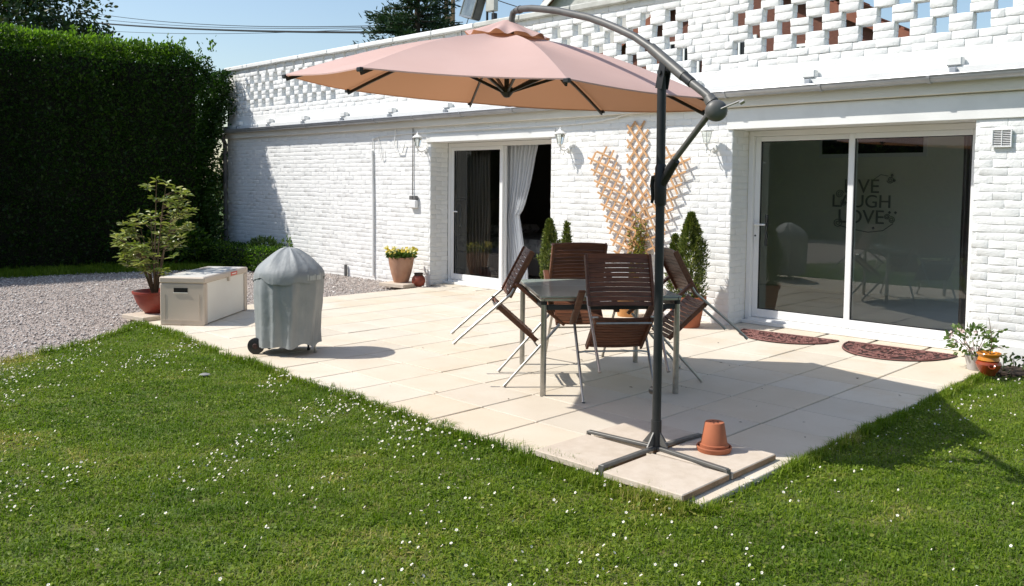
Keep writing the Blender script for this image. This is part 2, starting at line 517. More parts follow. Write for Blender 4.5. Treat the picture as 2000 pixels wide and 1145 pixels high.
def vnoise(P, freq, seed=0):
    """cheap smooth 3-D value noise made of sines, about -1..1"""
    r = np.random.default_rng(seed)
    o = np.zeros(len(P))
    for k in range(6):
        d = r.normal(0, 1, 3) * freq * (1 + 0.35 * k)
        o += np.sin(P @ d + r.uniform(0, 6.28)) / (1 + 0.35 * k)
    return o / 2.6

# ================================================================== SETTING
g = 400.0
o = MB().add([(-g, -g, -0.10), (g, -g, -0.10), (g, g, -0.10), (-g, g, -0.10)], [(0, 1, 2, 3)]).obj('ground', M_field)
tag(o, 'open green ground beyond the garden', 'ground', kind='structure')

PX0, PITCH, PY0, PYP, NX, NY = -9.621, 0.5, -4.845, 0.505, 15, 10
def front(x):
    return float(np.interp(x, [-9.7, -9.0, -8.4, -7.0, -5.6, -4.4, -3.6], [-4.50, -4.53, -4.56, -4.70, -4.745, -4.79, -4.82]))
PX1 = PX0 + NX * PITCH                       # right edge of the patio
# lawn outline: gravel edge curve on the left, patio front, right of the patio, far out of frame
edge_gravel = [(-7.2, -9.5), (-7.75, -7.2), (-8.02, -6.2), (-8.22, -5.75), (-8.5, -5.28), (-8.88, -4.83), (-9.2, -4.62)]
lawn_poly = [(-7.2, -16)] + edge_gravel + [(-9.3, -4.53)] + [(x, front(x) - 0.0) for x in (-9.0, -8.4, -7.7, -7.0, -5.6, -4.4, -3.6)] + [(PX1 - 0.02, -4.82), (PX1 + 0.0, -0.6), (PX1 + 0.3, -0.42), (3, -0.42), (6, -3), (6, -16)]
def poly_sheet(name, poly, z, mat):
    return MB().add([(x, y, z) for x, y in poly], [tuple(range(len(poly)))[::-1]]).obj(name, mat)
o = poly_sheet('lawn', lawn_poly, -0.034, M_earth)
tag(o, 'mown lawn soil under the grass in front of the patio', 'lawn', kind='structure')
gravel_poly = [(-15.6, 0.0), (-9.63, 0.0), (-9.63, -4.4), (-9.2, -4.62)] + edge_gravel[::-1][1:] + [(-7.2, -16), (-16.5, -16), (-15.1, -6)]
o = poly_sheet('gravel_bed', gravel_poly, -0.050, M_gravelbed)
tag(o, 'grey pink gravel yard left of the patio', 'gravel', kind='structure')
o = poly_sheet('hedge_verge', [(-16.6, -0.02), (-14.25, -0.02), (-14.25, -1.2), (-14.85, -3.2), (-15.15, -6), (-15.6, -16), (-18, -16)], -0.040, M_earth)
tag(o, 'shaded grass verge along the foot of the hedge', 'verge', kind='structure')

def inside(P, poly):
    x, y = P[:, 0], P[:, 1]
    c = np.zeros(len(P), bool)
    n = len(poly)
    for i in range(n):
        x1, y1 = poly[i]; x2, y2 = poly[(i + 1) % n]
        cond = ((y1 > y) != (y2 > y)) & (x < (x2 - x1) * (y - y1) / (y2 - y1 + 1e-12) + x1)
        c ^= cond
    return c

# patio: base + single slabs
pb = thing('patio', 'pale stone patio of square slabs laid in a grid', 'patio')
pb['kind'] = 'structure'
MB().box(PX0 + 0.01, -7.0, -4.49, -0.002, -0.075, -0.012).box(-7.0, PX1 - 0.01, -4.69, -0.002, -0.075, -0.012).obj('mortar_bed', M_joint, pb)
mb_r = MB().box(-4.78, -2.42, -0.002, 0.34, -0.075, -0.010)
mb_r.box(-9.78, -7.43, -0.002, 0.34, -0.075, -0.010).obj('doorway_bed', M_joint, pb)
slab_me = []
for k in range(6):
    b = MB()
    nx = 6
    rr = random.Random(k)
    hx, hy = PITCH / 2 - 0.0055, PYP / 2 - 0.0035
    b.box(-hx, hx, -hy, hy, -0.045, 0.0, 0.004)
    slab_me.append(b.mesh('paving_slab', M_slab))
for i in range(NX):
    for j in range(NY):
        x = PX0 + (i + 0.5) * PITCH
        y0 = PY0 + j * PYP
        y1 = min(y0 + PYP, -0.004)
        y0 = max(y0, front(x))
        if y1 - y0 < 0.05: continue
        sc = (y1 - y0) / PYP
        z = random.gauss(0, 0.0012)
        link('paving_slab', slab_me[(i * 7 + j * 3) % 6], pb, (x, (y0 + y1) / 2, z),
             (random.gauss(0, 0.0022), random.gauss(0, 0.0022), random.gauss(0, 0.002)), (1, sc, 1))
for xs in ([-4.55, -4.05, -3.55, -3.05, -2.62], [-9.55, -9.05, -8.55, -8.05, -7.6]):
    for x in xs:
        wdt = 0.48 if x not in (-2.62, -7.6) else 0.34
        link('paving_slab', slab_me[1], pb, (x, 0.165, 0.0), (0, 0, 0), (wdt / 0.5, 0.32 / 0.5, 1))

# ================================================================== HOUSE
WX0, WX1, WT = -16.0, 3.2, 0.34
OP = [(-9.80, -7.405), (-4.80, -2.405)]
OPH = 2.115
hs = thing('house', 'long white painted brick house with two sliding patio doors', 'house')
b = MB()
zt = 2.56
b.box(WX0, OP[0][0], 0, WT, -0.1, zt)
b.box(OP[0][1], OP[1][0], 0, WT, -0.1, zt)
b.box(OP[1][1], WX1, 0, WT, -0.1, zt)
b.box(OP[0][0], OP[0][1], 0.0, WT, OPH, zt)
b.box(OP[1][0], OP[1][1], 0.0, WT, OPH, zt)
b.obj('wall', M_paint, hs)
# lintel bands, smooth render proud of the brick
MB().box(-4.86, WX1, -0.022, -0.001, OPH - 0.002, 2.335, 0.004).obj('lintel', M_smoothwhite, hs)
MB().box(-9.88, -7.33, -0.020, -0.001, OPH - 0.002, 2.22, 0.004).obj('lintel', M_smoothwhite, hs)
# plinth band right of the doors
MB().box(-2.40, WX1, -0.028, -0.001, -0.06, 0.16, 0.01).obj('plinth', M_smoothwhite, hs)

# bricks -----------------------------------------------------------
def brick_grid(L, H, D, seed, closed=False, rim=1.0):
    """lumpy painted brick, local origin at its front-face centre, front towards -y, depth D behind"""
    r = np.random.default_rng(seed)
    nx, nz = 5, 3
    nz = 4
    xs = np.array([-0.5, -0.468, 0.0, 0.468, 0.5]) * L; zs = np.array([-0.5, -0.40, 0.40, 0.5]) * H
    V, Fq = [], []
    def grid(yf, sgn):
        b0 = len(V)
        for iz in range(nz):
            for ix in range(nx):
                e = (ix in (0, nx - 1)) + (iz in (0, nz - 1))
                dy = r.normal(0, 0.0009) + rim * (0.0042 if e == 1 else 0.0062 if e == 2 else 0)
                dx = r.normal(0, 0.0022); dz = r.normal(0, 0.0018)
                V.append((xs[ix] + dx - (0.002 * np.sign(xs[ix]) if e == 2 else 0), yf + sgn * dy, zs[iz] + dz))
        for iz in range(nz - 1):
            for ix in range(nx - 1):
                a = b0 + iz * nx + ix
                q = (a, a + 1, a + 1 + nx, a + nx)
                Fq.append(q if sgn > 0 else q[::-1])
        ring = [b0 + i for i in range(nx)] + [b0 + nx * (k + 1) + nx - 1 for k in range(nz - 1)] + \
               [b0 + nx * (nz - 1) + i for i in range(nx - 2, -1, -1)] + [b0 + nx * k for k in range(nz - 2, 0, -1)]
        return ring
    ra = grid(0.0, 1)
    if closed:
        rb = grid(D, -1)
    else:
        rb = []
        for i in ra:
            rb.append(len(V)); V.append((V[i][0] * 1.012, D, V[i][2] * 1.03))
    n = len(ra)
    for k in range(n):
        a, c = ra[k], ra[(k + 1) % n]
        Fq.append((a, rb[k], rb[(k + 1) % n], c))
    return np.array(V), np.array(Fq)

NVAR = 7
BV = [brick_grid(0.2240, 0.0690, 0.012, 100 + k, False, 0.28) for k in range(NVAR)]
PV = [brick_grid(0.2225, 0.0752, 0.105, 200 + k, True, 0.7) for k in range(NVAR)]
B_me = [mesh_np('brick', v, f, 4, M_paint) for v, f in BV]
P_me = [mesh_np('brick', v, f, 4, M_paint) for v, f in PV]

def bricks(spec, src, me_list, parent, nsingle=300):
    """spec rows: x, y, z, scale_x, scale_z, roll, rotz ; largest in the picture are single objects"""
    spec = np.array(spec)
    u, v, d = pix(spec[:, :3])
    ok = (d > 0.1) & (u > -20) & (u < 2020) & (v > -15) & (v < 1160)
    key = np.where(ok, d, 1e6)
    # things in front that hide bricks are ignored: nearest first
    order = np.argsort(key)
    single = order[:nsingle]
    rest = order[nsingle:]
    for i in single:
        s = spec[i]
        k = int(rng.integers(len(me_list)))
        link('brick', me_list[k], parent, tuple(s[:3]), (0, s[5], s[6]), (s[3], 1, s[4]))
    VV, FF, nb = [], [], 0
    for i in rest:
        s = spec[i]
        v0, f0 = src[int(rng.integers(len(src)))]
        p = v0 * np.array([s[3], 1, s[4]])
        c, sn = math.cos(s[5]), math.sin(s[5])
        p = np.stack([p[:, 0] * c + p[:, 2] * sn, p[:, 1], -p[:, 0] * sn + p[:, 2] * c], 1)
        c, sn = math.cos(s[6]), math.sin(s[6])
        p = np.stack([p[:, 0] * c - p[:, 1] * sn, p[:, 0] * sn + p[:, 1] * c, p[:, 2]], 1)
        VV.append(p + s[:3]); FF.append(f0 + nb); nb += len(p)
    o = link('brickwork', mesh_np('brickwork', np.concatenate(VV), np.concatenate(FF), 4, M_paint), parent)
    o['kind'] = 'stuff'
    return o

spec = []
BP, BC = 0.226, 0.0705
nz = int((2.34 + 0.02) / BC)
def free_span(x0, x1, z):
    """parts of [x0,x1] not over an opening, lintel or plinth"""
    spans = [(x0, x1)]
    cuts = []
    if z < OPH + 0.03:
        cuts += [(OP[0][0], OP[0][1]), (OP[1][0], OP[1][1])]
    if z > OPH - 0.03:
        cuts += [(-4.86, WX1)]
        if z < 2.25: cuts += [(-9.88, -7.33)]
    if z < 0.19:
        cuts += [(-2.40, WX1)]
    for a, c in cuts:
        new = []
        for p, q in spans:
            if c <= p or a >= q: new.append((p, q)); continue
            if p < a: new.append((p, a))
            if q > c: new.append((c, q))
        spans = new
    return spans
for iz in range(nz):
    z = -0.005 + (iz + 0.5) * BC
    off = (iz % 2) * BP / 2 + random.gauss(0, 0.006)
    k0 = int(math.floor((WX0 - off) / BP)) - 1
    for k in range(k0, k0 + int((WX1 - WX0) / BP) + 3):
        a, c = off + k * BP, off + (k + 1) * BP
        a, c = max(a, WX0), min(c, WX1)
        if c - a < 0.04: continue
        for p, q in free_span(a, c, z):
            if q - p < 0.045: continue
            spec.append(((p + q) / 2, -0.0022 - abs(random.gauss(0, 0.0007)), z + random.gauss(0, 0.0022),
                         (q - p) / BP * random.uniform(0.99, 1.012), random.uniform(0.98, 1.03), random.gauss(0, 0.0035), random.gauss(0, 0.0012)))
# reveals of the two openings (face +x), headers along the depth
for ox in (OP[0][0], OP[1][0]):
    for iz in range(int(OPH / BC)):
        z = -0.005 + (iz + 0.5) * BC
        for (c, ln) in (((0.11, 0.215), (0.28, 0.12)) if iz % 2 else ((0.055, 0.11), (0.225, 0.215))):
            spec.append((ox + 0.004 + abs(random.gauss(0, 0.001)), c, z, ln / BP, 1.0, random.gauss(0, 0.006), PI / 2 + random.gauss(0, 0.008)))
bricks(spec, BV, B_me, hs)

# eaves: fascia, ledge, gutter, spouts
MB().box(WX0, WX1, -0.075, -0.001, 2.345, 2.46, 0.004).obj('fascia', M_fascia, hs)
MB().box(WX0 - 0.02, WX1, -0.085, 0.10, 2.462, 2.585, 0.008).obj('ledge', M_smoothwhite, hs)
b = MB()
n = 10
xa, xb = WX0 - 0.03, WX1
sec = []
for k in range(n + 1):
    a = PI + PI * k / n
    sec.append((-0.146 + 0.060 * math.cos(a), 2.503 + 0.060 * math.sin(a)))
inn = [(y * 1.0 + (-0.146 - y) * 0.07, z + (2.503 - z) * 0.07) for y, z in sec[::-1]]
loop = sec + inn
vs = [(xa, y, z) for y, z in loop] + [(xb, y, z) for y, z in loop]
m = len(loop)
fs = [(k, k + m, (k + 1) % m + m, (k + 1) % m) for k in range(m)]
b.add(vs, fs)
b.tube([(xa, -0.206, 2.505), (xb, -0.206, 2.505)], 0.008, 8)
for yy in (xa, xb):
    b.add([(yy, y, z) for y, z in sec], [tuple(range(len(sec)))])
gut = b.obj('gutter', M_zinc, hs, smooth=True)
for x in (-14.9, -13.89, -12.9, -11.90, -10.94, -10.0, -8.955, -7.94, -6.9, -5.85, -4.805, -3.76, -2.756, -1.75, -0.7, 0.4):
    b = MB()
    pts = []
    for k in range(9):
        a = PI + PI * k / 8
        pts.append((x, -0.146 + 0.065 * math.cos(a), 2.503 + 0.065 * math.sin(a)))
    for k in range(len(pts) - 1):
        b.bar(pts[k], pts[k + 1], 0.030, 0.006, up=(0, pts[k][1] + 0.146, pts[k][2] - 2.503 + 1e-4))
    b.bar((x, -0.212, 2.512), (x, -0.086, 2.514), 0.02, 0.004)
    b.obj('bracket', M_zinc, gut)
for x in (-15.4, -14.28, -13.11, -11.93, -10.66, -9.36, -8.1, -6.7, -5.25, -3.92, -2.577, -1.2, 0.2):
    b = MB()
    b.box(x - 0.065, x + 0.065, -0.10, -0.012, 2.587, 2.665, 0.008)
    sp = b.obj('overflow_spout', M_smoothwhite, hs)
    MB().box(x - 0.028, x + 0.028, -0.128, -0.086, 2.520, 2.568, 0.004).obj('outlet', M_zinc, sp)
dp = MB()
dp.tube([(-15.97, -0.13, 2.44), (-15.97, -0.12, 2.36), (-15.97, -0.07, 2.25), (-15.97, -0.065, 0.0)], 0.042, 10)
dp.obj('downpipe', M_pipegrey, hs, smooth=True)
FILL_RL = (-3.7, 2.4, 0.65, 3.35)  # added roof opening, out of view, lets sun in to brighten the right room
b = MB()
b.box(WX0, FILL_RL[0], 0.345, 4.6, 2.50, 2.585); b.box(FILL_RL[1], WX1, 0.345, 4.6, 2.50, 2.585)
b.box(FILL_RL[0], FILL_RL[1], 0.345, FILL_RL[2], 2.50, 2.585); b.box(FILL_RL[0], FILL_RL[1], FILL_RL[3], 4.6, 2.50, 2.585)
b.obj('roof', M_coping, hs)
b = MB()
for x in np.linspace(FILL_RL[0] + 0.03, FILL_RL[1] - 0.03, 5):
    b.box(x - 0.025, x + 0.025, FILL_RL[2] + 0.002, FILL_RL[3] - 0.002, 2.56, 2.62)
fill_rl = b.obj('fill_rooflight', M_upvc, hs)
MB().add([(FILL_RL[0], FILL_RL[2], 2.60), (FILL_RL[1], FILL_RL[2], 2.60), (FILL_RL[1], FILL_RL[3], 2.60), (FILL_RL[0], FILL_RL[3], 2.60)], [(0, 1, 2, 3)]).obj('pane', M_glass, fill_rl)

# rooms behind the doors
def room(x0, x1, y1, mw, mf, name, win=None):
    b = MB()
    y0 = WT + 0.11
    t = 0.08
    b.box(x0 - t, x0, y0, y1, 0.0, 2.45)
    b.box(x1, x1 + t, y0, y1, 0.0, 2.45)
    if win is None:
        b.box(x0 - t, x1 + t, y1, y1 + t, 0.0, 2.45)
    else:
        wa, wb, za, zb_ = win
        b.box(x0 - t, wa, y1, y1 + t, 0.0, 2.45)
        b.box(wb, x1 + t, y1, y1 + t, 0.0, 2.45)
        b.box(wa, wb, y1, y1 + t, 0.0, za)
        b.box(wa, wb, y1, y1 + t, zb_, 2.45)
        wf = MB()  # added window, out of view, brings more daylight into the room
        for q in (wa + 0.03, (2 * wa + wb) / 3, (wa + 2 * wb) / 3, wb - 0.03):
            wf.box(q - 0.03, q + 0.03, y1 + 0.02, y1 + 0.07, za, zb_)
        wfo = wf.obj('fill_window', M_upvc, hs)
        MB().add([(wa, y1 + 0.045, za), (wb, y1 + 0.045, za), (wb, y1 + 0.045, zb_), (wa, y1 + 0.045, zb_)], [(0, 1, 2, 3)]).obj('pane', M_glass, wfo)
    FILL_RL = (-3.7, 2.4, 0.65, 3.35)
    if win is None:
        b.box(x0 - t, x1 + t, y0, y1 + t, 2.451, 2.49)
    else:
        b.box(x0 - t, FILL_RL[0], y0, y1 + t, 2.451, 2.49); b.box(FILL_RL[1], x1 + t, y0, y1 + t, 2.451, 2.49)
        b.box(FILL_RL[0], FILL_RL[1], y0, FILL_RL[2], 2.451, 2.49); b.box(FILL_RL[0], FILL_RL[1], FILL_RL[3], y1 + t, 2.451, 2.49)
    b.obj(name, mw, hs)
    MB().box(x0 - t, x1 + t, WT + 0.02, y1 + t, -0.08, 0.045).obj('room_floor', mf, hs)
    # returns closing the room beside the opening
    c = MB()
    for (a, e) in OP:
        if x0 < a and e < x1:
            c.box(x0 - t, a - 0.001, WT + 0.001, y0 - 0.001, 0.046, 2.449)
            c.box(e + 0.001, x1 + t, WT + 0.001, y0 - 0.001, 0.046, 2.449)
            c.box(a, e, WT + 0.001, y0 - 0.001, OPH + 0.002, 2.449)
    c.obj('inner_return', mw, hs)
room(-7.0, 2.6, 3.6, M_wallin, M_floorin, 'room_wall', (-2.2, 2.3, 0.15, 2.3))
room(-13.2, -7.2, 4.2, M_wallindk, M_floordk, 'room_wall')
# high dark window on the back wall of the right room
hw = MB().box(-5.49, -4.02, 3.585, 3.60, 1.93, 2.26, 0.004).obj('back_window', M_upvc, hs)
MB().box(-5.44, -4.07, 3.575, 3.584, 1.98, 2.21).obj('pane', M_dark, hw)

def sliding_door(ox0, ox1, is_open=False):
    y0 = WT + 0.004
    d = MB()
    d.box(ox0 + 0.004, ox0 + 0.062, y0, y0 + 0.10, 0.0, OPH - 0.003, 0.003)
    d.box(ox1 - 0.062, ox1 - 0.004, y0, y0 + 0.10, 0.0, OPH - 0.003, 0.003)
    d.box(ox0 + 0.062, ox1 - 0.062, y0, y0 + 0.10, OPH - 0.062, OPH - 0.003, 0.003)
    d.box(ox0 + 0.062, ox1 - 0.062, y0 - 0.045, y0 + 0.10, 0.0, 0.062, 0.003)
    door = d.obj('sliding_door', M_upvc, hs)
    MB().box(ox0 + 0.002, ox1 - 0.002, y0 - 0.085, y0 - 0.046, 0.003, 0.040, 0.003).obj('threshold', M_smoothwhite, door)
    xm = (ox0 + ox1) / 2 - 0.045
    for k, (a, c, yo) in enumerate(((ox0 + 0.064, xm + 0.03, 0.045), (xm - 0.035, ox1 - 0.064, 0.004))):
        if is_open and k == 1:
            c, a = xm + 0.012, xm + 0.012 - (c - a)
            a = max(a, ox0 + 0.066)
        b = MB()
        st = 0.062
        zb, ztp = 0.066, OPH - 0.064
        b.box(a, a + st, y0 + yo, y0 + yo + 0.038, zb, ztp, 0.004)
        b.box(c - st, c, y0 + yo, y0 + yo + 0.038, zb, ztp, 0.004)
        b.box(a + st, c - st, y0 + yo, y0 + yo + 0.038, ztp - 0.052, ztp, 0.004)
        b.box(a + st, c - st, y0 + yo, y0 + yo + 0.038, zb, zb + 0.09, 0.004)
        b.obj('sash', M_upvc, door)
        yy = y0 + yo + 0.02
        MB().add([(a + st - 0.004, yy, zb + 0.086), (c - st + 0.004, yy, zb + 0.086), (c - st + 0.004, yy, ztp - 0.048), (a + st - 0.004, yy, ztp - 0.048)],
                 [(0, 1, 2, 3)]).obj('pane', M_glass, door)
        g = MB()
        e = 0.008
        for (p, q, r_, s_) in ((a + st, a + st + e, zb + 0.09, ztp - 0.052), (c - st - e, c - st, zb + 0.09, ztp - 0.052),
                               (a + st + e, c - st - e, zb + 0.09, zb + 0.09 + e), (a + st + e, c - st - e, ztp - 0.052 - e, ztp - 0.052)):
            g.box(p, q, y0 + yo + 0.010, y0 + yo + 0.030, r_, s_)
        g.obj('gasket', M_black, door)
    hb = MB()
    hx = ox0 + 0.064 + 0.028
    yh = y0 + 0.045
    hb.box(hx - 0.016, hx + 0.016, yh - 0.012, yh - 0.001, 0.90, 1.14, 0.003)
    hb.tube([(hx, yh - 0.012, 1.09), (hx, yh - 0.048, 1.09), (hx + 0.13, yh - 0.05, 1.09)], 0.010, 8)
    hb.obj('handle', M_upvc, door, smooth=True)
    MB().tube([(hx, yh - 0.018, 0.965), (hx, yh - 0.0125, 0.965)], 0.010, 10).obj('keyhole', M_black, door)
    ib = MB().box(hx + 0.075, hx + 0.11, yh + 0.05, yh + 0.065, 0.85, 1.2, 0.003)
    ib.obj('inside_handle', M_black, door)
    return door
tag(sliding_door(*OP[0], True), 'white sliding patio door standing half open, with curtains behind')
tag(sliding_door(*OP[1]), 'white sliding patio door reflecting the garden, with a lever handle')

# ------------------------------------------------------------------ openwork parapet
pp = thing('roof_parapet', 'white openwork brick parapet along the roof terrace', 'parapet wall', (0, 0, 0))
spec = []
PB = 0.076
ZB = 2.60
def prow(z0, gaps, xa, xb, gw=0.138):
    """two courses from z0 up with gaps centred at the given x"""
    gaps = sorted(gx for gx in gaps if xa + 0.1 < gx < xb - 0.1)
    runs, x = [], xa
    for gx in gaps:
        runs.append((x, gx - gw / 2)); x = gx + gw / 2
    runs.append((x, xb))
    for (p, q) in runs:
        L = q - p
        nb = max(1, int(round(L / 0.226)))
        for c in range(2):
            st = 0.0 if (c == 0 or nb == 1) else 0.5
            edges = [p] + [p + (k + st) * L / nb for k in range(1 if st == 0 else 0, nb)] + [q]
            edges = sorted(set(round(e, 4) for e in edges))
            for a, e in zip(edges[:-1], edges[1:]):
                if e - a < 0.03: continue
                spec.append(((a + e) / 2, random.gauss(0.004, 0.003), z0 + (c + 0.5) * PB + random.gauss(0, 0.001),
                             (e - a) / 0.224, random.uniform(0.985, 1.01), random.gauss(0, 0.004), random.gauss(0, 0.005)))
# gap rows (centres measured): right panel pitch .338, middle panel .345, far-left panel .284
def gaps(row):
    out = []
    if row in (0, 1, 2, 3):
        if row % 2 == 0:
            out += [-4.76 + 0.338 * k for k in range(8 if row == 0 else 14)]
        else:
            out += [-4.585 + 0.337 * k for k in range(7 if row == 0 else 14)]
        sh = -5.463 if row % 2 == 0 else -5.63
        out += [sh - 0.345 * k for k in range(19)]
        s2 = -12.34 if row % 2 == 0 else -12.20
        out += [s2 - 0.284 * k for k in range(11) if not (row % 2 == 0 and k == 6)]
    if row == -1:
        out += [-5.272, -6.02]
    return out
rows = [(-1, 2.752), (0, 2.904), (1, 3.056), (2, 3.208), (3, 3.360)]
for rw, z0 in rows:
    prow(z0, gaps(rw), WX0, 2.6)
MB().box(WX0, 2.6, -0.003, 0.013, 2.588, 2.757, 0.006).obj('render_band', M_paint, pp)
prow(3.512, [-14.8 + 0.31 * k for k in range(20)], WX0, 2.6, 0.06)
bricks(spec, PV, P_me, pp)
b = MB()
b.box(WX0, 2.6, 0.014, 0.095, 2.588, 2.752).obj('mortar_core', M_paint, pp)
b = MB()
xs = np.linspace(WX0 - 0.03, -8.85, 9)
for a, e in zip(xs[:-1], xs[1:]):
    MB().box(a + 0.002, e - 0.002, -0.055, 0.16, 3.662 + random.gauss(0, 0.002), 3.735, 0.012).obj('coping_stone', M_smoothwhite, pp)
xs = np.linspace(-8.845, 2.6, 14)
for a, e in zip(xs[:-1], xs[1:]):
    MB().box(a + 0.002, e - 0.002, -0.055, 0.16, 3.662 + random.gauss(0, 0.002), 3.735, 0.012).obj('coping_stone', M_coping, pp)

# ------------------------------------------------------------------ wall fittings
def lantern(x, z, label):
    t = thing('wall_lantern', label, 'wall lamp', (x, -0.012, z), 0, 'white wall lanterns')
    t.scale = (0.84, 0.84, 0.84)
    MB().lathe([(0.0, 0.012), (0.045, 0.012), (0.055, 0.006), (0.055, 0.0)], 20).obj('back_plate', M_white, t, True, rot=(PI / 2, 0, 0))
    b = MB()
    b.tube([(0, -0.01, 0.0), (0, -0.06, -0.03), (0, -0.12, -0.035), (0, -0.165, -0.01), (0, -0.18, 0.04)], [0.012, 0.010, 0.010, 0.011, 0.014], 8)
    b.tube([(0, -0.09, -0.032), (0, -0.07, -0.075), (0, -0.10, -0.10), (0, -0.125, -0.08)], 0.007, 6)
    b.obj('bracket_arm', M_white, t, True)
    c = (0, -0.18)
    b = MB()
    b.lathe([(0.0, 0.035), (0.03, 0.04), (0.042, 0.05), (0.042, 0.056), (0.0, 0.058)], 6, (c[0], c[1], 0))
    b.lathe([(0.0, -0.075), (0.012, -0.07), (0.008, -0.05), (0.016, -0.03), (0.010, 0.0), (0.02, 0.036)], 10, (c[0], c[1], 0))
    for k in range(6):
        a = 2 * PI * k / 6
        b.bar((c[0] + 0.040 * math.cos(a), c[1] + 0.040 * math.sin(a), 0.054), (c[0] + 0.075 * math.cos(a), c[1] + 0.075 * math.sin(a), 0.205), 0.006, 0.006)
    b.obj('cage', M_white, t)
    b = MB()
    b.lathe([(0.038, 0.058), (0.072, 0.203)], 6, (c[0], c[1], 0))
    b.obj('glass', M_lampglass, t)
    b = MB()
    b.lathe([(0.0, 0.20), (0.092, 0.203), (0.094, 0.213), (0.05, 0.245), (0.028, 0.258), (0.022, 0.275), (0.008, 0.285), (0.012, 0.297), (0.0, 0.31)], 12, (c[0], c[1], 0))
    b.obj('roof', M_white, t, True)
    return t
lantern(-9.905, 2.005, 'white wall lantern left of the curtained sliding door')
lantern(-7.115, 1.965, 'white wall lantern between the curtained door and the trellis')
lantern(-5.02, 1.925, 'white wall lantern left of the reflecting sliding door, partly behind the parasol strut')

vg = thing('air_vent', 'square white louvred air vent on the wall right of the sliding door', 'vent', (-2.19, -0.012, 1.94))
b = MB()
s_, t_ = 0.078, 0.010
b.box(-s_, s_, -0.022, 0, s_ - t_, s_, 0.002); b.box(-s_, s_, -0.022, 0, -s_, -s_ + t_, 0.002)
b.box(-s_, -s_ + t_, -0.022, 0, -s_ + t_, s_ - t_, 0.002); b.box(s_ - t_, s_, -0.022, 0, -s_ + t_, s_ - t_, 0.002)
b.box(-0.003, 0.003, -0.021, -0.004, -s_ + t_, s_ - t_)
b.obj('frame', M_upvc, vg)
MB().box(-s_ + t_, s_ - t_, -0.003, -0.001, -s_ + t_, s_ - t_).obj('backing', M_dark, vg)
for k in range(9):
    z = -0.060 + k * 0.015
    for sx in (-1, 1):
        MB().bar((0.004 * sx, -0.012, z), (sx * (s_ - t_), -0.012, z), 0.014, 0.003, up=(0, -0.5, 1)).obj('slat', M_upvc, vg)
sk = thing('socket_box', 'white outdoor socket box low on its cable left of the curtained door', 'socket', (-10.15, -0.012, 1.235))
MB().box(-0.085, 0.085, -0.055, 0, -0.10, 0.02, 0.01).obj('housing', M_upvc, sk)
MB().box(-0.075, 0.005, -0.05, 0, 0.022, 0.085, 0.006).obj('switch', M_pipegrey, sk)
MB().box(0.015, 0.080, -0.05, 0, 0.022, 0.085, 0.006).obj('switch', M_pipegrey, sk)
b = MB()
b.tube([(-10.19, -0.022, 1.325), (-10.19, -0.02, 1.8), (-10.185, -0.022, 2.33)], 0.008, 6)
o = b.obj('cable', M_pipegrey, None, True); tag(o, 'thin grey cable running up the wall from the socket box', 'cable')
b = MB()
b.tube([(-11.17, -0.025, 0.02), (-11.17, -0.025, 1.0), (-11.2, -0.024, 2.02)], 0.018, 8)
o = b.obj('conduit', M_smoothwhite, None, True); tag(o, 'white vertical conduit on the wall left of the socket box', 'conduit')
b = MB()
b.tube([(-11.2, -0.02, 2.04), (-11.19, -0.024, 2.2), (-11.05, -0.025, 2.235), (-10.2, -0.024, 2.262), (-9.0, -0.034, 2.265), (-8.1, -0.036, 2.262), (-7.2, -0.024, 2.26), (-6.7, -0.024, 2.27), (-6.35, -0.03, 2.31), (-6.15, -0.05, 2.35)], 0.009, 6)
b.tube([(-11.05, -0.024, 2.235), (-11.0, -0.03, 2.0), (-10.95, -0.03, 1.87), (-10.9, -0.03, 1.9), (-10.92, -0.028, 2.05)], 0.006, 6)
b.tube([(-10.6, -0.03, 2.33), (-10.62, -0.034, 2.10), (-10.55, -0.04, 1.98), (-10.42, -0.034, 1.97), (-10.37, -0.03, 2.1)], 0.009, 6)
o = b.obj('cable', M_smoothwhite, None, True); tag(o, 'white cable looping along the wall above the curtained door', 'cable')
b = MB()
b.box(-11.93, -11.89, -0.06, -0.02, -0.04, 0.15, 0.004)
o = b.obj('stake', M_pipegrey); tag(o, 'short dark stake in the gravel at the foot of the wall', 'stake')

# trellis panels ---------------------------------------------------
def trellis(px, pz, tilt, w_, L, ang, sp, yb, label, t0=0.0):
    t = thing('trellis', label, 'trellis', (px, -0.006, pz), 0, 'fan of three lath trellises')
    t.rotation_euler = (0, tilt, 0)
    ca, sa = math.cos(ang), math.sin(ang)
    for fam, sg in ((0, 1), (1, -1)):
        y = -yb - 0.011 * fam
        k = -12
        while k < 24:
            c0 = t0 + k * sp + (sp / 2 if fam else 0.02)
            # line: t = c0 + s*tan(ang)*sg clipped to the strip
            pts = []
            sl_, sr_ = -w_ / 2, w_ / 2
            ta = math.tan(ang) * sg
            lo_s, hi_s = sl_, sr_
            if ta > 0:
                lo_s = max(lo_s, (0 - c0) / ta); hi_s = min(hi_s, (L - c0) / ta)
            else:
                lo_s = max(lo_s, (L - c0) / ta); hi_s = min(hi_s, (0 - c0) / ta)
            if hi_s - lo_s > 0.05:
                e = 0.022 / 1.0
                a = Vector((lo_s - e * ca, y, c0 + (lo_s - e * ca) * ta)); c = Vector((hi_s + e * ca, y, c0 + (hi_s + e * ca) * ta))
                d = c - a
                b = MB().box(0, d.length, -0.0045, 0.0045, -0.012, 0.012, 0.0015)
                link('lath', b.mesh('lath', M_lath), t, a, (0, -math.atan2(d.z, d.x), 0))
            k += 1
    return t
trellis(-6.035, 0.74, 0.0, 0.27, 1.50, R(52), 0.172, 0.012, 'upright middle trellis of the lath fan on the wall')
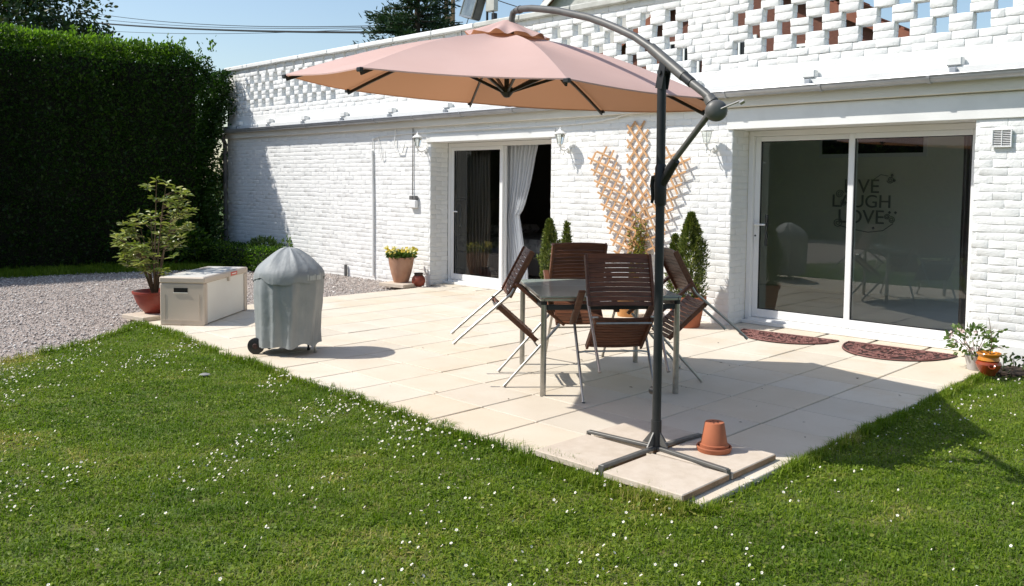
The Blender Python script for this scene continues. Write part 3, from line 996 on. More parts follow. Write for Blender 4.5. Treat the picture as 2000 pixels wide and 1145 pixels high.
trellis(-6.12, 0.70, -R(20.5), 0.36, 1.30, R(40), 0.150, 0.034, 'left leaning trellis of the lath fan on the wall')
trellis(-5.90, 0.72, R(20.5), 0.36, 1.24, R(40), 0.150, 0.056, 'right leaning trellis of the lath fan, crossed by the parasol pole')

# ================================================================== PARASOL
B0 = Vector((-2.699, -4.368, 0))
PZ = 0.041
HUB = Vector((-4.21, -4.047, 0))
UAZ = math.atan2(HUB.y - B0.y, HUB.x - B0.x)
ux = Vector((math.cos(UAZ), math.sin(UAZ), 0))
um = thing('cantilever_parasol', 'salmon cantilever parasol with dark pole and curved grey arm', 'parasol', tuple(B0))
def UP(s, z, side=0.0):
    n = Vector((-ux.y, ux.x, 0))
    return tuple(ux * s + n * side + Vector((0, 0, z)))
b = MB()
b.tube([(0, 0, PZ), (0.0, 0, 0.62), UP(0.006, 1.5), UP(0.012, 2.09)], 0.0245, 20)
b.tube([(0, 0, PZ + 0.02), (0, 0, PZ + 0.16)], 0.029, 20)
b.obj('pole', M_dksteel, um, True)
# cross base
b = MB()
dirs = []
for tip in ((-3.15, -4.40), (-2.66, -4.00 + 0.02), (-2.70, -4.85), (-2.215, -4.43)):
    d = Vector((tip[0] - B0.x, tip[1] - B0.y, 0))
    dirs.append(d)
for d in dirs:
    b.bar((0, 0, PZ + 0.009), (d.x, d.y, PZ + 0.009), 0.030, 0.018, bev=0.003)
    dn = d.normalized()
    b.bar((d.x, d.y, PZ + 0.014), (d.x + dn.x * 0.004, d.y + dn.y * 0.004, PZ - 0.045), 0.031, 0.012, up=(dn.x, dn.y, 0))
b.obj('cross_base', M_armgrey, um)
for d in dirs:
    dn = d.normalized(); nn = Vector((-dn.y, dn.x, 0)) * 0.004
    g_ = MB()
    p = [dn * 0.026 + Vector((0, 0, PZ + 0.025)), dn * 0.085 + Vector((0, 0, PZ + 0.025)), dn * 0.026 + Vector((0, 0, PZ + 0.10))]
    g_.add([q + nn for q in p] + [q - nn for q in p], [(0, 1, 2), (5, 4, 3), (0, 3, 4, 1), (1, 4, 5, 2), (2, 5, 3, 0)])
    g_.obj('gusset', M_armgrey, um)
# arm
prof = [(-0.37, 1.925), (-0.30, 1.975), (-0.215, 2.030), (-0.12, 2.095), (-0.015, 2.165), (0.10, 2.25), (0.236, 2.330), (0.37, 2.39), (0.507, 2.447), (0.65, 2.50), (0.804, 2.544), (0.96, 2.59), (1.129, 2.628), (1.26, 2.655), (1.365, 2.668), (1.43, 2.668)]
b = MB()
b.tube([UP(s, z) for s, z in prof], 0.0225, 16)
b.tube([UP(1.44, 2.668), UP(1.475, 2.66), UP(1.49, 2.62), UP(1.50, 2.52)], 0.021, 12)
b.tube([UP(1.385, 2.668), UP(1.405, 2.668)], 0.027, 14)
b.obj('arm', M_armgrey, um, True)
b = MB()
b.tube([UP(-0.155, 2.071), UP(0.10, 2.25)], 0.029, 16)
b.obj('sleeve', M_armgrey, um, True)
b = MB()
b.tube([UP(-0.215, 2.030), UP(-0.15, 2.075)], 0.0265, 16)
b.obj('collar_ring', M_dksteel, um, True)
b = MB()
for sd in (-0.022, 0.022):
    b.bar(UP(0.012, 2.02, sd), UP(-0.02, 2.165, sd), 0.05, 0.006, up=tuple(Vector((-ux.y, ux.x, 0))))
b.tube([UP(0.0, 2.105, -0.035), UP(0.0, 2.105, 0.035)], 0.014, 10)
b.obj('pivot_fork', M_dksteel, um)
# crank housing: drum with rounded end
nrm = Vector((-ux.y, ux.x, 0))
hb = MB()
hb.tube([UP(-0.335, 1.945), UP(-0.36, 1.915)], [0.03, 0.034], 14)
c0 = Vector(UP(-0.385, 1.875))
ax = (ux * -0.75 + nrm * 0.66 + Vector((0, 0, -0.05))).normalized()
pts = [c0 - ax * 0.045, c0 - ax * 0.035, c0 + ax * 0.03, c0 + ax * 0.05, c0 + ax * 0.058]
hb.tube(pts, [0.040, 0.053, 0.055, 0.046, 0.02], 20)
crank = hb.obj('crank_housing', M_armgrey, um, True, auto=50)
b = MB()
p1 = c0 + ax * 0.05
p2 = p1 + Vector((0.10, 0.045, 0.045))
b.tube([tuple(p1), tuple(p2)], 0.005, 8)
b.tube([tuple(p2 - Vector((0, 0, 0.012))), tuple(p2 + Vector((0.018, 0.01, 0.0)))], 0.011, 8)
b.obj('crank_handle', M_steel, crank, True)
b = MB()
b.tube([UP(-0.045, 1.585), UP(-0.345, 1.868)], 0.016, 12)
b.obj('strut', M_armgrey, um, True)
b = MB()
b.tube([UP(0.0, 1.385), UP(0.004, 1.405), UP(0.004, 1.59), UP(0.006, 1.61)], [0.027, 0.033, 0.033, 0.027], 16)
b.tube([UP(-0.005, 1.50), UP(-0.06, 1.575), UP(-0.11, 1.63)], [0.024, 0.026, 0.022], 12)
cl = b.obj('slide_collar', M_black, um, True)
b = MB()
b.tube([UP(0.03, 1.545), UP(0.062, 1.54), UP(0.070, 1.50), UP(0.062, 1.43), UP(0.072, 1.40)], [0.013, 0.015, 0.013, 0.011, 0.008], 8)
b.obj('lever', M_black, cl, True)
b = MB()
b.tube([UP(0.0, 0.36), UP(0.045, 0.36)], 0.022, 12)
b.obj('clamp_knob', M_black, um, True)
# canopy (tilted octagon)
hub = HUB - B0
RC, rot0, tx, ty, zc = 1.48, 4.137, -0.067, -0.014, 2.123
def rim(a, f=1.0, dz=0.0):
    return Vector((hub.x + RC * f * math.cos(a), hub.y + RC * f * math.sin(a), zc + RC * f * (tx * math.cos(a) + ty * math.sin(a)) + dz))
APEX = Vector((hub.x, hub.y, 2.535))
b = MB()
NR, NA = 12, 8
vs, fs = [], []
for k in range(8):
    a0, a1 = rot0 + k * PI / 4, rot0 + (k + 1) * PI / 4
    P0, P1 = rim(a0), rim(a1)
    base = len(vs)
    for i in range(NR + 1):
        f = i / NR
        for j in range(NA + 1):
            h = j / NA
            p = APEX.lerp(P0.lerp(P1, h), f)
            # ribs arch a little, fabric sags between them
            p = p + Vector((0, 0, 0.055 * math.sin(PI * f) ))
            sag = math.sin(PI * h) * (0.045 * math.sin(PI * min(1, f)) * 0.7 + 0.012 * f)
            p.z -= sag
            if i == NR:
                inward = (Vector((hub.x, hub.y, p.z)) - p).normalized()
                p += inward * 0.022 * math.sin(PI * h)
            vs.append(p)
    for i in range(NR):
        for j in range(NA):
            q = base + i * (NA + 1) + j
            fs.append((q, q + NA + 1, q + NA + 2, q + 1))
    # hem
    hb0 = len(vs)
    for j in range(NA + 1):
        p = vs[base + NR * (NA + 1) + j].copy(); p.z -= 0.008; vs.append(p)
    for j in range(NA):
        q = base + NR * (NA + 1) + j
        fs.append((q, hb0 + j, hb0 + j + 1, q + 1))
b.add(vs, fs)
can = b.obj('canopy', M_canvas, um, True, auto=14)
# ruffled vent cap
b = MB()
vs, fs = [], []
NRR, NAA = 6, 96
CAPFLIP = False
for i in range(NRR + 1):
    f = i / NRR
    for j in range(NAA):
        a = 2 * PI * j / NAA
        r_ = 0.03 + 0.255 * f
        wv = (math.sin(a * 11 + 0.6) + 0.5 * math.sin(a * 17)) * 0.011 * f ** 3
        vs.append((hub.x + r_ * math.cos(a) * (1 + 0.04 * math.sin(a * 11) * f), hub.y + r_ * math.sin(a) * (1 + 0.04 * math.sin(a * 11) * f),
                   2.618 - 0.112 * f + r_ * (tx * math.cos(a) + ty * math.sin(a)) + wv))
for i in range(NRR):
    for j in range(NAA):
        q = i * NAA
        fs.append((q + (j + 1) % NAA, q + NAA + (j + 1) % NAA, q + NAA + j, q + j) if CAPFLIP else (q + j, q + NAA + j, q + NAA + (j + 1) % NAA, q + (j + 1) % NAA))
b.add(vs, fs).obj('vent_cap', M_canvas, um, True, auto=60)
b = MB()
b.tube([(hub.x, hub.y, 2.62), (hub.x, hub.y, 2.14)], 0.018, 12)
b.lathe([(0.0, 2.09), (0.02, 2.095), (0.045, 2.125), (0.045, 2.16), (0.02, 2.17)], 14, (hub.x, hub.y, 0))
b.obj('hub', M_dksteel, um, True)
for k in range(8):
    a = rot0 + k * PI / 4
    P = rim(a, 1.0, -0.012)
    pts = []
    for i in range(7):
        f = 0.06 + 0.935 * i / 6
        p = APEX.lerp(P, f); p.z += 0.055 * math.sin(PI * f) - 0.022
        pts.append(p)
    b = MB()
    for p, q in zip(pts[:-1], pts[1:]):
        b.bar(p, q, 0.012, 0.022)
    b.box(-0.02, 0.02, -0.012, 0.012, -0.012, 0.012, 0.004, Matrix.Translation(P))
    rb = b.obj('rib', M_dksteel, um)
    f = 0.44
    mid = APEX.lerp(P, f); mid.z += 0.055 * math.sin(PI * f) - 0.03
    MB().bar((hub.x + 0.035 * math.cos(a), hub.y + 0.035 * math.sin(a), 2.135), mid, 0.014, 0.020).obj('spreader', M_dksteel, rb)

# ballast slabs on the cross
def ballast(x0, x1, y0, y1, z0, label, rz=0.0):
    cx, cy = (x0 + x1) / 2, (y0 + y1) / 2
    t = thing('ballast_slab', label, 'concrete slab', (cx, cy, z0), rz, 'slabs weighing down the parasol base')
    hx, hy = (x1 - x0) / 2, (y1 - y0) / 2
    b = MB(); b.box(-hx, hx, -hy, hy, 0.0, 0.034, 0.004)
    b.obj('slab', M_slabside, t)
    MB().box(-hx + 0.004, hx + 0.0025, -hy + 0.004, hy - 0.004, 0.003, 0.029).obj('rough_edge', M_slabedge, t)
ballast(-2.672, -2.20, -4.872, -4.440, 0.004, 'front slab on the parasol base, its brown edge towards the lawn', 0.01)
ballast(-2.665, -2.195, -4.415, -3.96, 0.004, 'slab under the upturned terracotta pot on the parasol base', 0.0)
ballast(-3.155, -2.725, -4.862, -4.42, 0.004, 'left slab on the parasol base beside the grass edge', -0.01)
ballast(-3.150, -2.725, -4.36, -3.93, 0.004, 'back slab on the parasol base, half in the canopy shade', 0.0)

# upturned pot and saucer
PT = (-2.462, -4.155)
o = MB()
o.lathe([(0.0, 0.006), (0.082, 0.006), (0.086, 0.028), (0.094, 0.030), (0.097, 0.024), (0.090, 0.0), (0.0, 0.0)], 32)
o = o.obj('saucer', M_terra, None, True, auto=40, loc=(PT[0], PT[1], 0.0385)); tag(o, 'terracotta saucer under the upturned pot', 'saucer')
b = MB()
b.lathe([(0.072, 0.0), (0.080, 0.0), (0.080, 0.034), (0.072, 0.037), (0.053, 0.150), (0.050, 0.154), (0.0, 0.150)], 32)
pot_up = thing('flower_pot', 'upturned terracotta flower pot on its saucer by the parasol foot', 'flower pot', (PT[0], PT[1], 0.0455))
b.obj('body', M_terra, pot_up, True, auto=35)
for k in range(5):
    a = k * 1.257
    MB().disc((0.022 * math.cos(a), 0.022 * math.sin(a), 0.1535), 0.006, 8).obj('drain_hole', M_soil, pot_up)

# ================================================================== TABLE AND CHAIRS
tb = thing('garden_table', 'square steel garden table with frosted green glass top', 'table', (-4.173, -3.095, 0), R(51.5))
TX, TY = 0.485, 0.545
for sx in (-1, 1):
    for sy in (-1, 1):
        b = MB(); b.tube([(sx * TX, sy * TY, 0.0), (sx * TX, sy * TY, 0.012), (sx * TX, sy * TY, 0.675)], 0.021, 16)
        b.obj('leg', M_steel, tb, True)
b = MB()
for sx in (-1, 1):
    b.box(sx * TX - 0.013, sx * TX + 0.013, -TY + 0.02, TY - 0.02, 0.615, 0.650, 0.003)
for sy in (-1, 1):
    b.box(-TX + 0.02, TX - 0.02, sy * TY - 0.013, sy * TY + 0.013, 0.615, 0.650, 0.003)
b.obj('apron', M_dksteel, tb)
b = MB()
for sx in (-1, 1):
    b.box(sx * (TX + 0.012) - 0.012, sx * (TX + 0.012) + 0.012, -TY - 0.024, TY + 0.024, 0.678, 0.700, 0.004)
for sy in (-1, 1):
    b.box(-TX, TX, sy * (TY + 0.012) - 0.012, sy * (TY + 0.012) + 0.012, 0.678, 0.700, 0.004)
b.obj('top_frame', M_steel, tb)
for (a, c) in ((-TY - 0.020, 0.10), (0.108, TY + 0.020)):
    MB().box(-TX - 0.028, TX + 0.028, a, c, 0.7015, 0.711, 0.002).obj('glass_panel', M_tabletop, tb)
for sx in (-1, 1):
    for sy in (-1, 1):
        b = MB(); b.tube([(sx * TX, sy * TY, 0.652), (sx * TX, sy * TY, 0.677)], 0.024, 14)
        b.obj('corner_cap', M_black, tb, True)

def make_chair():
    t = thing('garden_chair', 'x', 'chair', (0, 0, 0), 0, 'folding armchairs tipped against the table')
    W2 = 0.24
    for sy in (-1, 1):
        b = MB()
        b.tube([(0.0, sy * 0.255, 0.0), (0.018, sy * 0.258, 0.615)], 0.0105, 10)
        b.tube([(0.0, sy * 0.255, 0.0), (0.0008, sy * 0.255, 0.025)], 0.0125, 10)
        b.obj('front_leg', M_steel, t, True)
        b = MB()
        b.tube([(-0.487, sy * 0.225, 0.012), (-0.452, sy * 0.228, 0.25), (-0.402, sy * 0.232, 0.55), (-0.410, sy * 0.232, 0.60)], 0.0105, 10)
        b.tube([(-0.487, sy * 0.225, 0.0), (-0.4833, sy * 0.2253, 0.025)], 0.0125, 10)
        b.obj('rear_leg', M_steel, t, True)
        b = MB()
        b.bar((-0.398, sy * 0.226, 0.525), (-0.483, sy * 0.226, 0.895), 0.020, 0.044, up=(1, 0, 0.22), bev=0.004)
        b.obj('back_stile', M_wood, t)
        b = MB()
        b.box(-0.43, 0.045, sy * 0.268 - 0.024, sy * 0.268 + 0.024, 0.622, 0.644, 0.005)
        b.obj('armrest', M_wood, t)
        b = MB()
        b.bar((-0.425, sy * 0.195, 0.420), (-0.02, sy * 0.195, 0.408), 0.018, 0.034, bev=0.003)
        b.obj('seat_rail', M_wood, t)
        b = MB()
        b.tube([(-0.42, sy * 0.228, 0.435), (-0.435, sy * 0.18, 0.428)], 0.008, 8)
        b.obj('hinge_pin', M_steel, t)
    b = MB()
    b.tube([(0.012, -0.257, 0.385), (-0.004, -0.20, 0.385), (-0.004, 0.20, 0.385), (0.012, 0.257, 0.385)], 0.007, 8)
    b.obj('front_crossbar', M_steel, t, True)
    b = MB()
    b.tube([(-0.40, -0.19, 0.400), (-0.40, 0.19, 0.400)], 0.008, 8)
    b.obj('rear_crossbar', M_steel, t, True)
    # slats: gently curved, 11 on the seat, 10 on the back
    def slat(cx, cz, nx, nz, wd, half, bow):
        """slat across the width at (cx,cz), normal (nx,nz), bowed along the normal"""
        b = MB()
        seg = 6
        tx_, tz_ = nz, -nx
        vs = []
        for i in range(seg + 1):
            y = -half + 2 * half * i / seg
            d = bow * (1 - (y / half) ** 2)
            for (p, q) in ((-wd / 2, -0.005), (wd / 2, -0.005), (wd / 2, 0.005), (-wd / 2, 0.005)):
                vs.append((cx + tx_ * p + nx * (q - d), y, cz + tz_ * p + nz * (q - d)))
        fs = []
        for i in range(seg):
            for k in range(4):
                fs.append((i * 4 + k, i * 4 + (k + 1) % 4, (i + 1) * 4 + (k + 1) % 4, (i + 1) * 4 + k))
        fs += [(3, 2, 1, 0), tuple(seg * 4 + k for k in range(4))]
        return b.add(vs, fs)
    for k in range(11):
        x = -0.405 + k * 0.0375
        slat(x, 0.433 - 0.011 * k / 10, 0.03, 1.0, 0.0305, 0.205, 0.010).obj('seat_slat', M_wood, t)
    for k in range(11):
        f = k / 10
        x = -0.403 + f * (-0.077); z = 0.545 + f * 0.335
        slat(x, z, 0.974, 0.224, 0.0290 if k < 10 else 0.036, 0.216, 0.016).obj('back_slat', M_wood, t)
    return t
ch0 = make_chair()
def place_chair(o, x, y, az, tip, label):
    o.location = (x, y, 0.012 * math.sin(tip))
    o.rotation_euler = (0, tip, az)
    o['label'] = label
place_chair(ch0, -4.618, -3.667, R(50.0), R(40), 'tipped slatted armchair on the left of the glass table, seen side on')
CH = [(-3.548, -3.575, R(140), R(37), 'tipped slatted armchair nearest the lawn, its back to the viewer'),
      (-3.700, -2.455, R(232), R(41), 'tipped slatted armchair behind the parasol pole, its legs towards the doormat'),
      (-4.790, -2.600, R(321), R(40), 'tipped slatted armchair on the far side of the glass table, facing the lawn')]
for x, y, az, tip, lab in CH:
    place_chair(copy_tree(ch0), x, y, az, tip, lab)

# ================================================================== GRILL UNDER COVER
gx, gy = -6.66, -4.27
gr = thing('barbecue', 'kettle barbecue under a grey fabric cover with one black wheel showing', 'barbecue', (gx, gy, 0), R(40))
def sharp(t, w_=0.35):
    """narrow ridge at t = 0 (angle), for creases"""
    t = (t + PI) % (2 * PI) - PI
    return math.exp(-(t / w_) ** 2)
def cloth(px, py, pz, seed, k):
    q = np.array([[px, py, pz * 0.45]])
    return k * (0.016 * vnoise(q, 5.0, seed)[0] + 0.008 * vnoise(q, 13.0, seed + 1)[0] + 0.0035 * vnoise(q * np.array([1, 1, 2.0]), 30.0, seed + 2)[0])
creases = [(-1.15, 0.030, 0.10), (-0.45, 0.022, 0.14), (0.35, 0.026, 0.11), (1.3, 0.02, 0.16), (2.4, 0.025, 0.13), (-2.2, 0.028, 0.12), (-1.75, 0.020, 0.09)]
def cover_fn(r, z, a, i):
    low = max(0.0, (0.70 - z) / 0.62)
    fold = cloth(math.cos(a), math.sin(a), z, 90, 0.55 + 0.6 * low)
    for c_, h_, w_ in creases:
        fold += h_ * sharp(a - c_ - 0.12 * (z - 0.4), w_) * (0.30 + 0.55 * low)
        fold -= h_ * 0.8 * sharp(a - c_ - 0.12 * (z - 0.4) - 2.1 * w_, w_ * 1.3) * (0.2 + 0.5 * low)
    zz = z
    if z < 0.22:
        k = (0.22 - z) / 0.15
        zz = z + k * (0.012 * math.sin(3 * a + 0.4) + 0.005 * math.sin(7 * a) + 0.045 * sharp(a + 0.75, 0.3) - 0.006)
    return max(r * (1.0 + 0.03 * math.cos(2 * a)) + fold, 0.004), zz
prof = [(0.258, 0.075), (0.260, 0.11), (0.262, 0.15), (0.264, 0.2), (0.266, 0.25), (0.269, 0.3), (0.273, 0.35), (0.277, 0.4), (0.280, 0.45), (0.283, 0.5), (0.285, 0.54), (0.286, 0.58), (0.286, 0.62), (0.284, 0.66), (0.281, 0.69)]
b = MB(); b.lathe(prof + [(0.272, 0.72), (0.25, 0.75)], 150, fn=cover_fn)
b.obj('cover_skirt', M_cover, gr, True, auto=180)
def top_fn(r, z, a, i):
    zz = z
    rr = r
    if i < 5:
        k = (5 - i) / 5
        zz = z + k * (0.018 * math.sin(3 * a + 2.0) + 0.014 * math.sin(5 * a + 0.5) + 0.006 * math.sin(11 * a) - 0.012)
    f = min(1.0, r / 0.16)
    rr += cloth(math.cos(a) * 0.9, math.sin(a) * 0.9, z * 2, 95, 0.75 * f)
    for c_, h_, w_ in ((-1.0, 0.016, 0.10), (-0.2, 0.018, 0.12), (0.7, 0.014, 0.10), (2.0, 0.016, 0.15), (3.0, 0.015, 0.1), (-2.0, 0.018, 0.11)):
        d = sharp(a - c_ + 0.3 * (z - 0.8), w_)
        zz += h_ * d * math.sin(PI * min(1.0, r / 0.30)) * 0.9
    return max(rr, 0.003), zz
b = MB(); b.lathe([(0.300, 0.655), (0.3005, 0.672), (0.300, 0.69), (0.298, 0.705), (0.293, 0.72), (0.283, 0.738), (0.267, 0.76), (0.243, 0.785), (0.213, 0.812), (0.178, 0.84), (0.142, 0.866), (0.108, 0.888), (0.078, 0.905), (0.05, 0.917), (0.025, 0.923), (0.003, 0.925)], 150, fn=top_fn)
b.obj('cover_hood', M_cover, gr, True, auto=180)
# print strip of pale ruled marks on the hood hem, facing the camera side
lab = MB()
az0 = math.atan2(CAM[1] - gy, CAM[0] - gx) - R(40) + 0.72
for k in range(7):
    a = az0 + (k - 3) * 0.075
    r_ = 0.322
    z0, z1 = 0.660, 0.70 + (0.01 if k in (0, 3, 6) else 0)
    wd = 0.012 if k in (0, 3, 6) else 0.022
    a1 = a + wd / r_
    lab.add([(r_ * math.cos(a), r_ * math.sin(a), z0), (r_ * math.cos(a1), r_ * math.sin(a1), z0), (r_ * math.cos(a1), r_ * math.sin(a1), z1), (r_ * math.cos(a), r_ * math.sin(a), z1)], [(0, 1, 2, 3)])
lab.obj('printed_strip', Mat('pale_print', (0.42, 0.45, 0.45), rough=0.5), gr)
def to_local(px, py):
    c, s_ = math.cos(-R(40)), math.sin(-R(40))
    dx, dy = px - gx, py - gy
    return dx * c - dy * s_, dx * s_ + dy * c
wl = to_local(-6.765, -4.535)
axd = Vector((0.45, -0.9, 0)); 
cc, ss = math.cos(-R(40)), math.sin(-R(40))
axd = Vector((0.62 * cc + 0.78 * ss, 0.62 * ss - 0.78 * cc, 0)).normalized()
b = MB()
wc = Vector((wl[0], wl[1], 0.072))
b.tube([wc - axd * 0.02, wc - axd * 0.016, wc + axd * 0.016, wc + axd * 0.02], [0.062, 0.071, 0.071, 0.062], 28)
wh = b.obj('wheel', M_black, gr, True)
b = MB(); b.tube([wc + axd * 0.020, wc + axd * 0.026], [0.024, 0.018], 14)
b.obj('hub_cap', M_rubberdk, wh, True)
for (px, py) in ((-6.49, -4.115), (-6.90, -4.33), (-6.62, -4.10)):
    lx, ly = to_local(px, py)
    b = MB(); b.tube([(lx, ly, 0.0), (lx, ly, 0.02)], 0.014, 10); b.tube([(lx, ly, 0.018), (lx * 0.8, ly * 0.8, 0.45)], 0.010, 8)
    b.obj('leg', M_steel if px > -6.6 else M_black, gr, True)
b = MB(); b.lathe([(0.0, 0.38), (0.15, 0.42), (0.25, 0.55), (0.27, 0.66), (0.2, 0.80), (0.0, 0.86)], 20)
b.obj('kettle', M_black, gr, True)

# ================================================================== STORAGE BOX
bx = thing('storage_box', 'cream plastic garden storage box with a red sticker on its lid', 'storage box', (-8.455, -4.18, 0), R(40.3))
# local: -x goes to the left front corner (end face is y=0, looking -y), +y along the length
LX, LY, HZ = 0.475, 1.18, 0.515
MB().box(-LX + 0.012, -0.012, 0.03, LY - 0.03, 0.012, 0.44).obj('side_panel', M_boxwall, bx)
b = MB()
b.box(-LX, 0.0, 0.0, 0.029, 0.0, 0.438, 0.010)
b.obj('end_panel', M_boxend, bx)
MB().box(-LX, 0.0, LY - 0.029, LY, 0.0, 0.438, 0.010).obj('end_panel', M_boxend, bx)
for (xx, yy) in ((-LX, 0.03), (-0.055, 0.03), (-0.055, LY - 0.085), (-LX, LY - 0.085)):
    x0, x1 = (xx - 0.001, xx + 0.056) if xx < -0.2 else (xx, xx + 0.056)
    MB().box(x0, x1, yy, yy + 0.055, 0.0, 0.437, 0.008).obj('corner_post', M_boxend, bx)
b = MB()
b.box(-LX - 0.006, 0.006, -0.006, LY + 0.006, 0.440, 0.505, 0.012)
lid = b.obj('lid', M_boxend, bx)
MB().box(-LX + 0.025, -0.025, 0.03, LY - 0.03, 0.498, 0.5075, 0.003).obj('lid_top', M_boxlid, bx)
MB().box(-0.010, 0.0085, 0.62, 0.66, 0.40, 0.495, 0.002).obj('latch', M_boxend, bx)
MB().box(0.0065, 0.0085, 0.68, 0.86, 0.452, 0.492).obj('sticker', M_redtag, bx)
MB().box(0.0085, 0.0092, 0.71, 0.83, 0.466, 0.478).obj('sticker_print', M_boxwall, bx)
b = MB()
b.box(-LX + 0.15, -LX + 0.30, -0.0015, 0.004, 0.345, 0.392)
b.obj('handle_slot', M_dark, bx)
b = MB()
b.box(-LX + 0.145, -LX + 0.305, -0.006, -0.002, 0.337, 0.344, 0.001)
b.obj('slot_lip', M_boxwall, bx)
b = MB()
b.box(-LX + 0.03, -0.03, -0.004, -0.0005, 0.05, 0.060); b.box(-LX + 0.05, -LX + 0.056, -0.003, -0.0005, 0.06, 0.33); b.box(-0.056, -0.05, -0.003, -0.0005, 0.06, 0.33)
b.obj('end_moulding', M_boxend, bx)

# ================================================================== POTS AND PLANTS
def pot_slab(x, y, sx, sy, rz, label, h=0.045):
    o = MB().box(-sx / 2, sx / 2, -sy / 2, sy / 2, 0, h, 0.004).obj('stone_slab', M_slabside, None, loc=(x, y, 0.0), rot=(0, 0, rz))
    return tag(o, label, 'stone slab')

# rhododendron in red bowl
RX, RY = -9.42, -4.28
pot_slab(-9.36, -4.36, 0.42, 0.42, 0.15, 'small stone slab under the red bowl at the corner of the patio')
t = thing('potted_rhododendron', 'tall leafy rhododendron in a red plastic bowl beside the storage box', 'potted shrub', (RX, RY, 0.046))
b = MB(); b.lathe([(0.0, 0.0), (0.105, 0.0), (0.115, 0.012), (0.160, 0.06), (0.192, 0.115), (0.214, 0.180), (0.222, 0.212), (0.236, 0.216), (0.238, 0.240), (0.222, 0.243), (0.208, 0.215), (0.17, 0.16)], 36)
b.obj('bowl', M_redpot, t, True, auto=40)
b = MB(); b.disc((0, 0, 0.195), 0.20, 24); b.obj('soil', M_soil, t)
tips, dirs_, bt = [], [], MB()
rr = random.Random(3)
for k in range(14):
    a = k * 2.399 + rr.uniform(-0.3, 0.3)
    h = 0.45 + 0.85 * ((k * 0.618) % 1.0) * rr.uniform(0.8, 1.1)
    spread = rr.uniform(0.16, 0.50) * (1.12 - 0.42 * h)
    p0 = Vector((0.02 * math.cos(a), 0.02 * math.sin(a), 0.19))
    p1 = Vector((0.35 * spread * math.cos(a), 0.35 * spread * math.sin(a), 0.19 + h * 0.45))
    p2 = Vector((spread * math.cos(a), spread * math.sin(a), 0.19 + h))
    if k == 0:
        p1, p2 = Vector((0.02, 0.0, 0.85)), Vector((0.03, 0.02, 1.46))
    bt.tube([p0, p1, p2], [0.011, 0.007, 0.003], 6)
    for f in (0.45, 0.62, 0.78, 0.9, 1.0):
        q = p1.lerp(p2, (f - 0.45) / 0.55)
        nsub = 2 if f < 1 else 1
        for s_ in range(nsub):
            aa = a + rr.uniform(-1.6, 1.6)
            off = Vector((math.cos(aa), math.sin(aa), rr.uniform(0.1, 0.6))) * (rr.uniform(0.06, 0.22) if f < 1 else 0.0)
            e = q + off
            if off.length > 0.01: bt.tube([q, e], [0.004, 0.002], 5)
            nl = rr.randint(6, 10)
            for m_ in range(nl):
                al = 2 * PI * m_ / nl + rr.uniform(-0.3, 0.3)
                tips.append(e + Vector((0, 0, rr.uniform(-0.02, 0.02))))
                dirs_.append((math.cos(al), math.sin(al), rr.uniform(-0.15, 0.75)))
bt.obj('stem', M_twig, t, True)
leaves(tips, dirs_, 0.082, 'foliage', M_rhodo, aspect=0.34, up=np.tile([0, 0, 1.0], (len(tips), 1)), jitter=0.12, droop=0.18, parent=t)

# yellow flower pot on a slab
YX, YY = -9.98, -0.40
pot_slab(-9.94, -0.42, 0.50, 0.44, 0.12, 'sandy stone slab under the pot of yellow flowers', 0.05)
t = thing('flower_pot', 'tall dusty terracotta pot of yellow pansies left of the curtained door', 'flower pot', (YX, YY, 0.05))
b = MB(); b.lathe([(0.0, 0.0), (0.105, 0.0), (0.115, 0.02), (0.15, 0.14), (0.178, 0.27), (0.190, 0.355), (0.192, 0.372), (0.176, 0.374), (0.168, 0.34)], 36)
b.obj('pot', M_terra2, t, True, auto=40)
b = MB(); b.disc((0, 0, 0.335), 0.168, 24); b.obj('soil', M_soil, t)
n = 420
ang = rng.uniform(0, 2 * PI, n); rad = 0.19 * np.sqrt(rng.random(n))
C = np.stack([rad * np.cos(ang), rad * np.sin(ang), 0.345 + 0.08 * rng.random(n)], 1)
D = np.stack([np.cos(ang) * 0.7, np.sin(ang) * 0.7, rng.uniform(0.1, 1, n)], 1)
leaves(C, D, 0.055, 'foliage', M_plant, aspect=0.5, parent=t, bias=-0.1)
n = 60
ang = rng.uniform(0, 2 * PI, n); rad = 0.25 * np.sqrt(rng.random(n))
fc = np.stack([rad * np.cos(ang), rad * np.sin(ang), 0.40 + 0.12 * rng.random(n)], 1)
PC = np.repeat(fc, 5, 0); pa = np.tile(np.arange(5) * 1.2566, n)
fd = rng.normal(0, 0.5, (n, 3)) + np.array([0.3, -0.7, 0.5]); fd /= np.linalg.norm(fd, axis=1, keepdims=True)
u1 = np.cross(fd, [0, 0, 1.0]); u1 /= np.linalg.norm(u1, axis=1, keepdims=True); u2 = np.cross(fd, u1)
PD = np.repeat(u1, 5, 0) * np.cos(pa)[:, None] + np.repeat(u2, 5, 0) * np.sin(pa)[:, None]
leaves(PC, PD, 0.028, 'blossom', M_yellowp, aspect=1.0, up=np.repeat(fd, 5, 0), jitter=0.05, droop=0.0, parent=t, rnd=np.repeat(rng.random(n), 5))

# red ball pot
t = thing('round_pot', 'small round rust red clay pot with a dark rim at the door reveal', 'clay pot', (-9.70, -0.30, 0.0))
b = MB(); b.lathe([(0.0, 0.0), (0.045, 0.0), (0.085, 0.035), (0.102, 0.085), (0.092, 0.135), (0.066, 0.165)], 28)
b.obj('body', M_ballpot, t, True)
b = MB(); b.lathe([(0.066, 0.165), (0.060, 0.178), (0.070, 0.198), (0.066, 0.202), (0.050, 0.180), (0.0, 0.15)], 28)
b.obj('rim', M_darkclay, t, True)

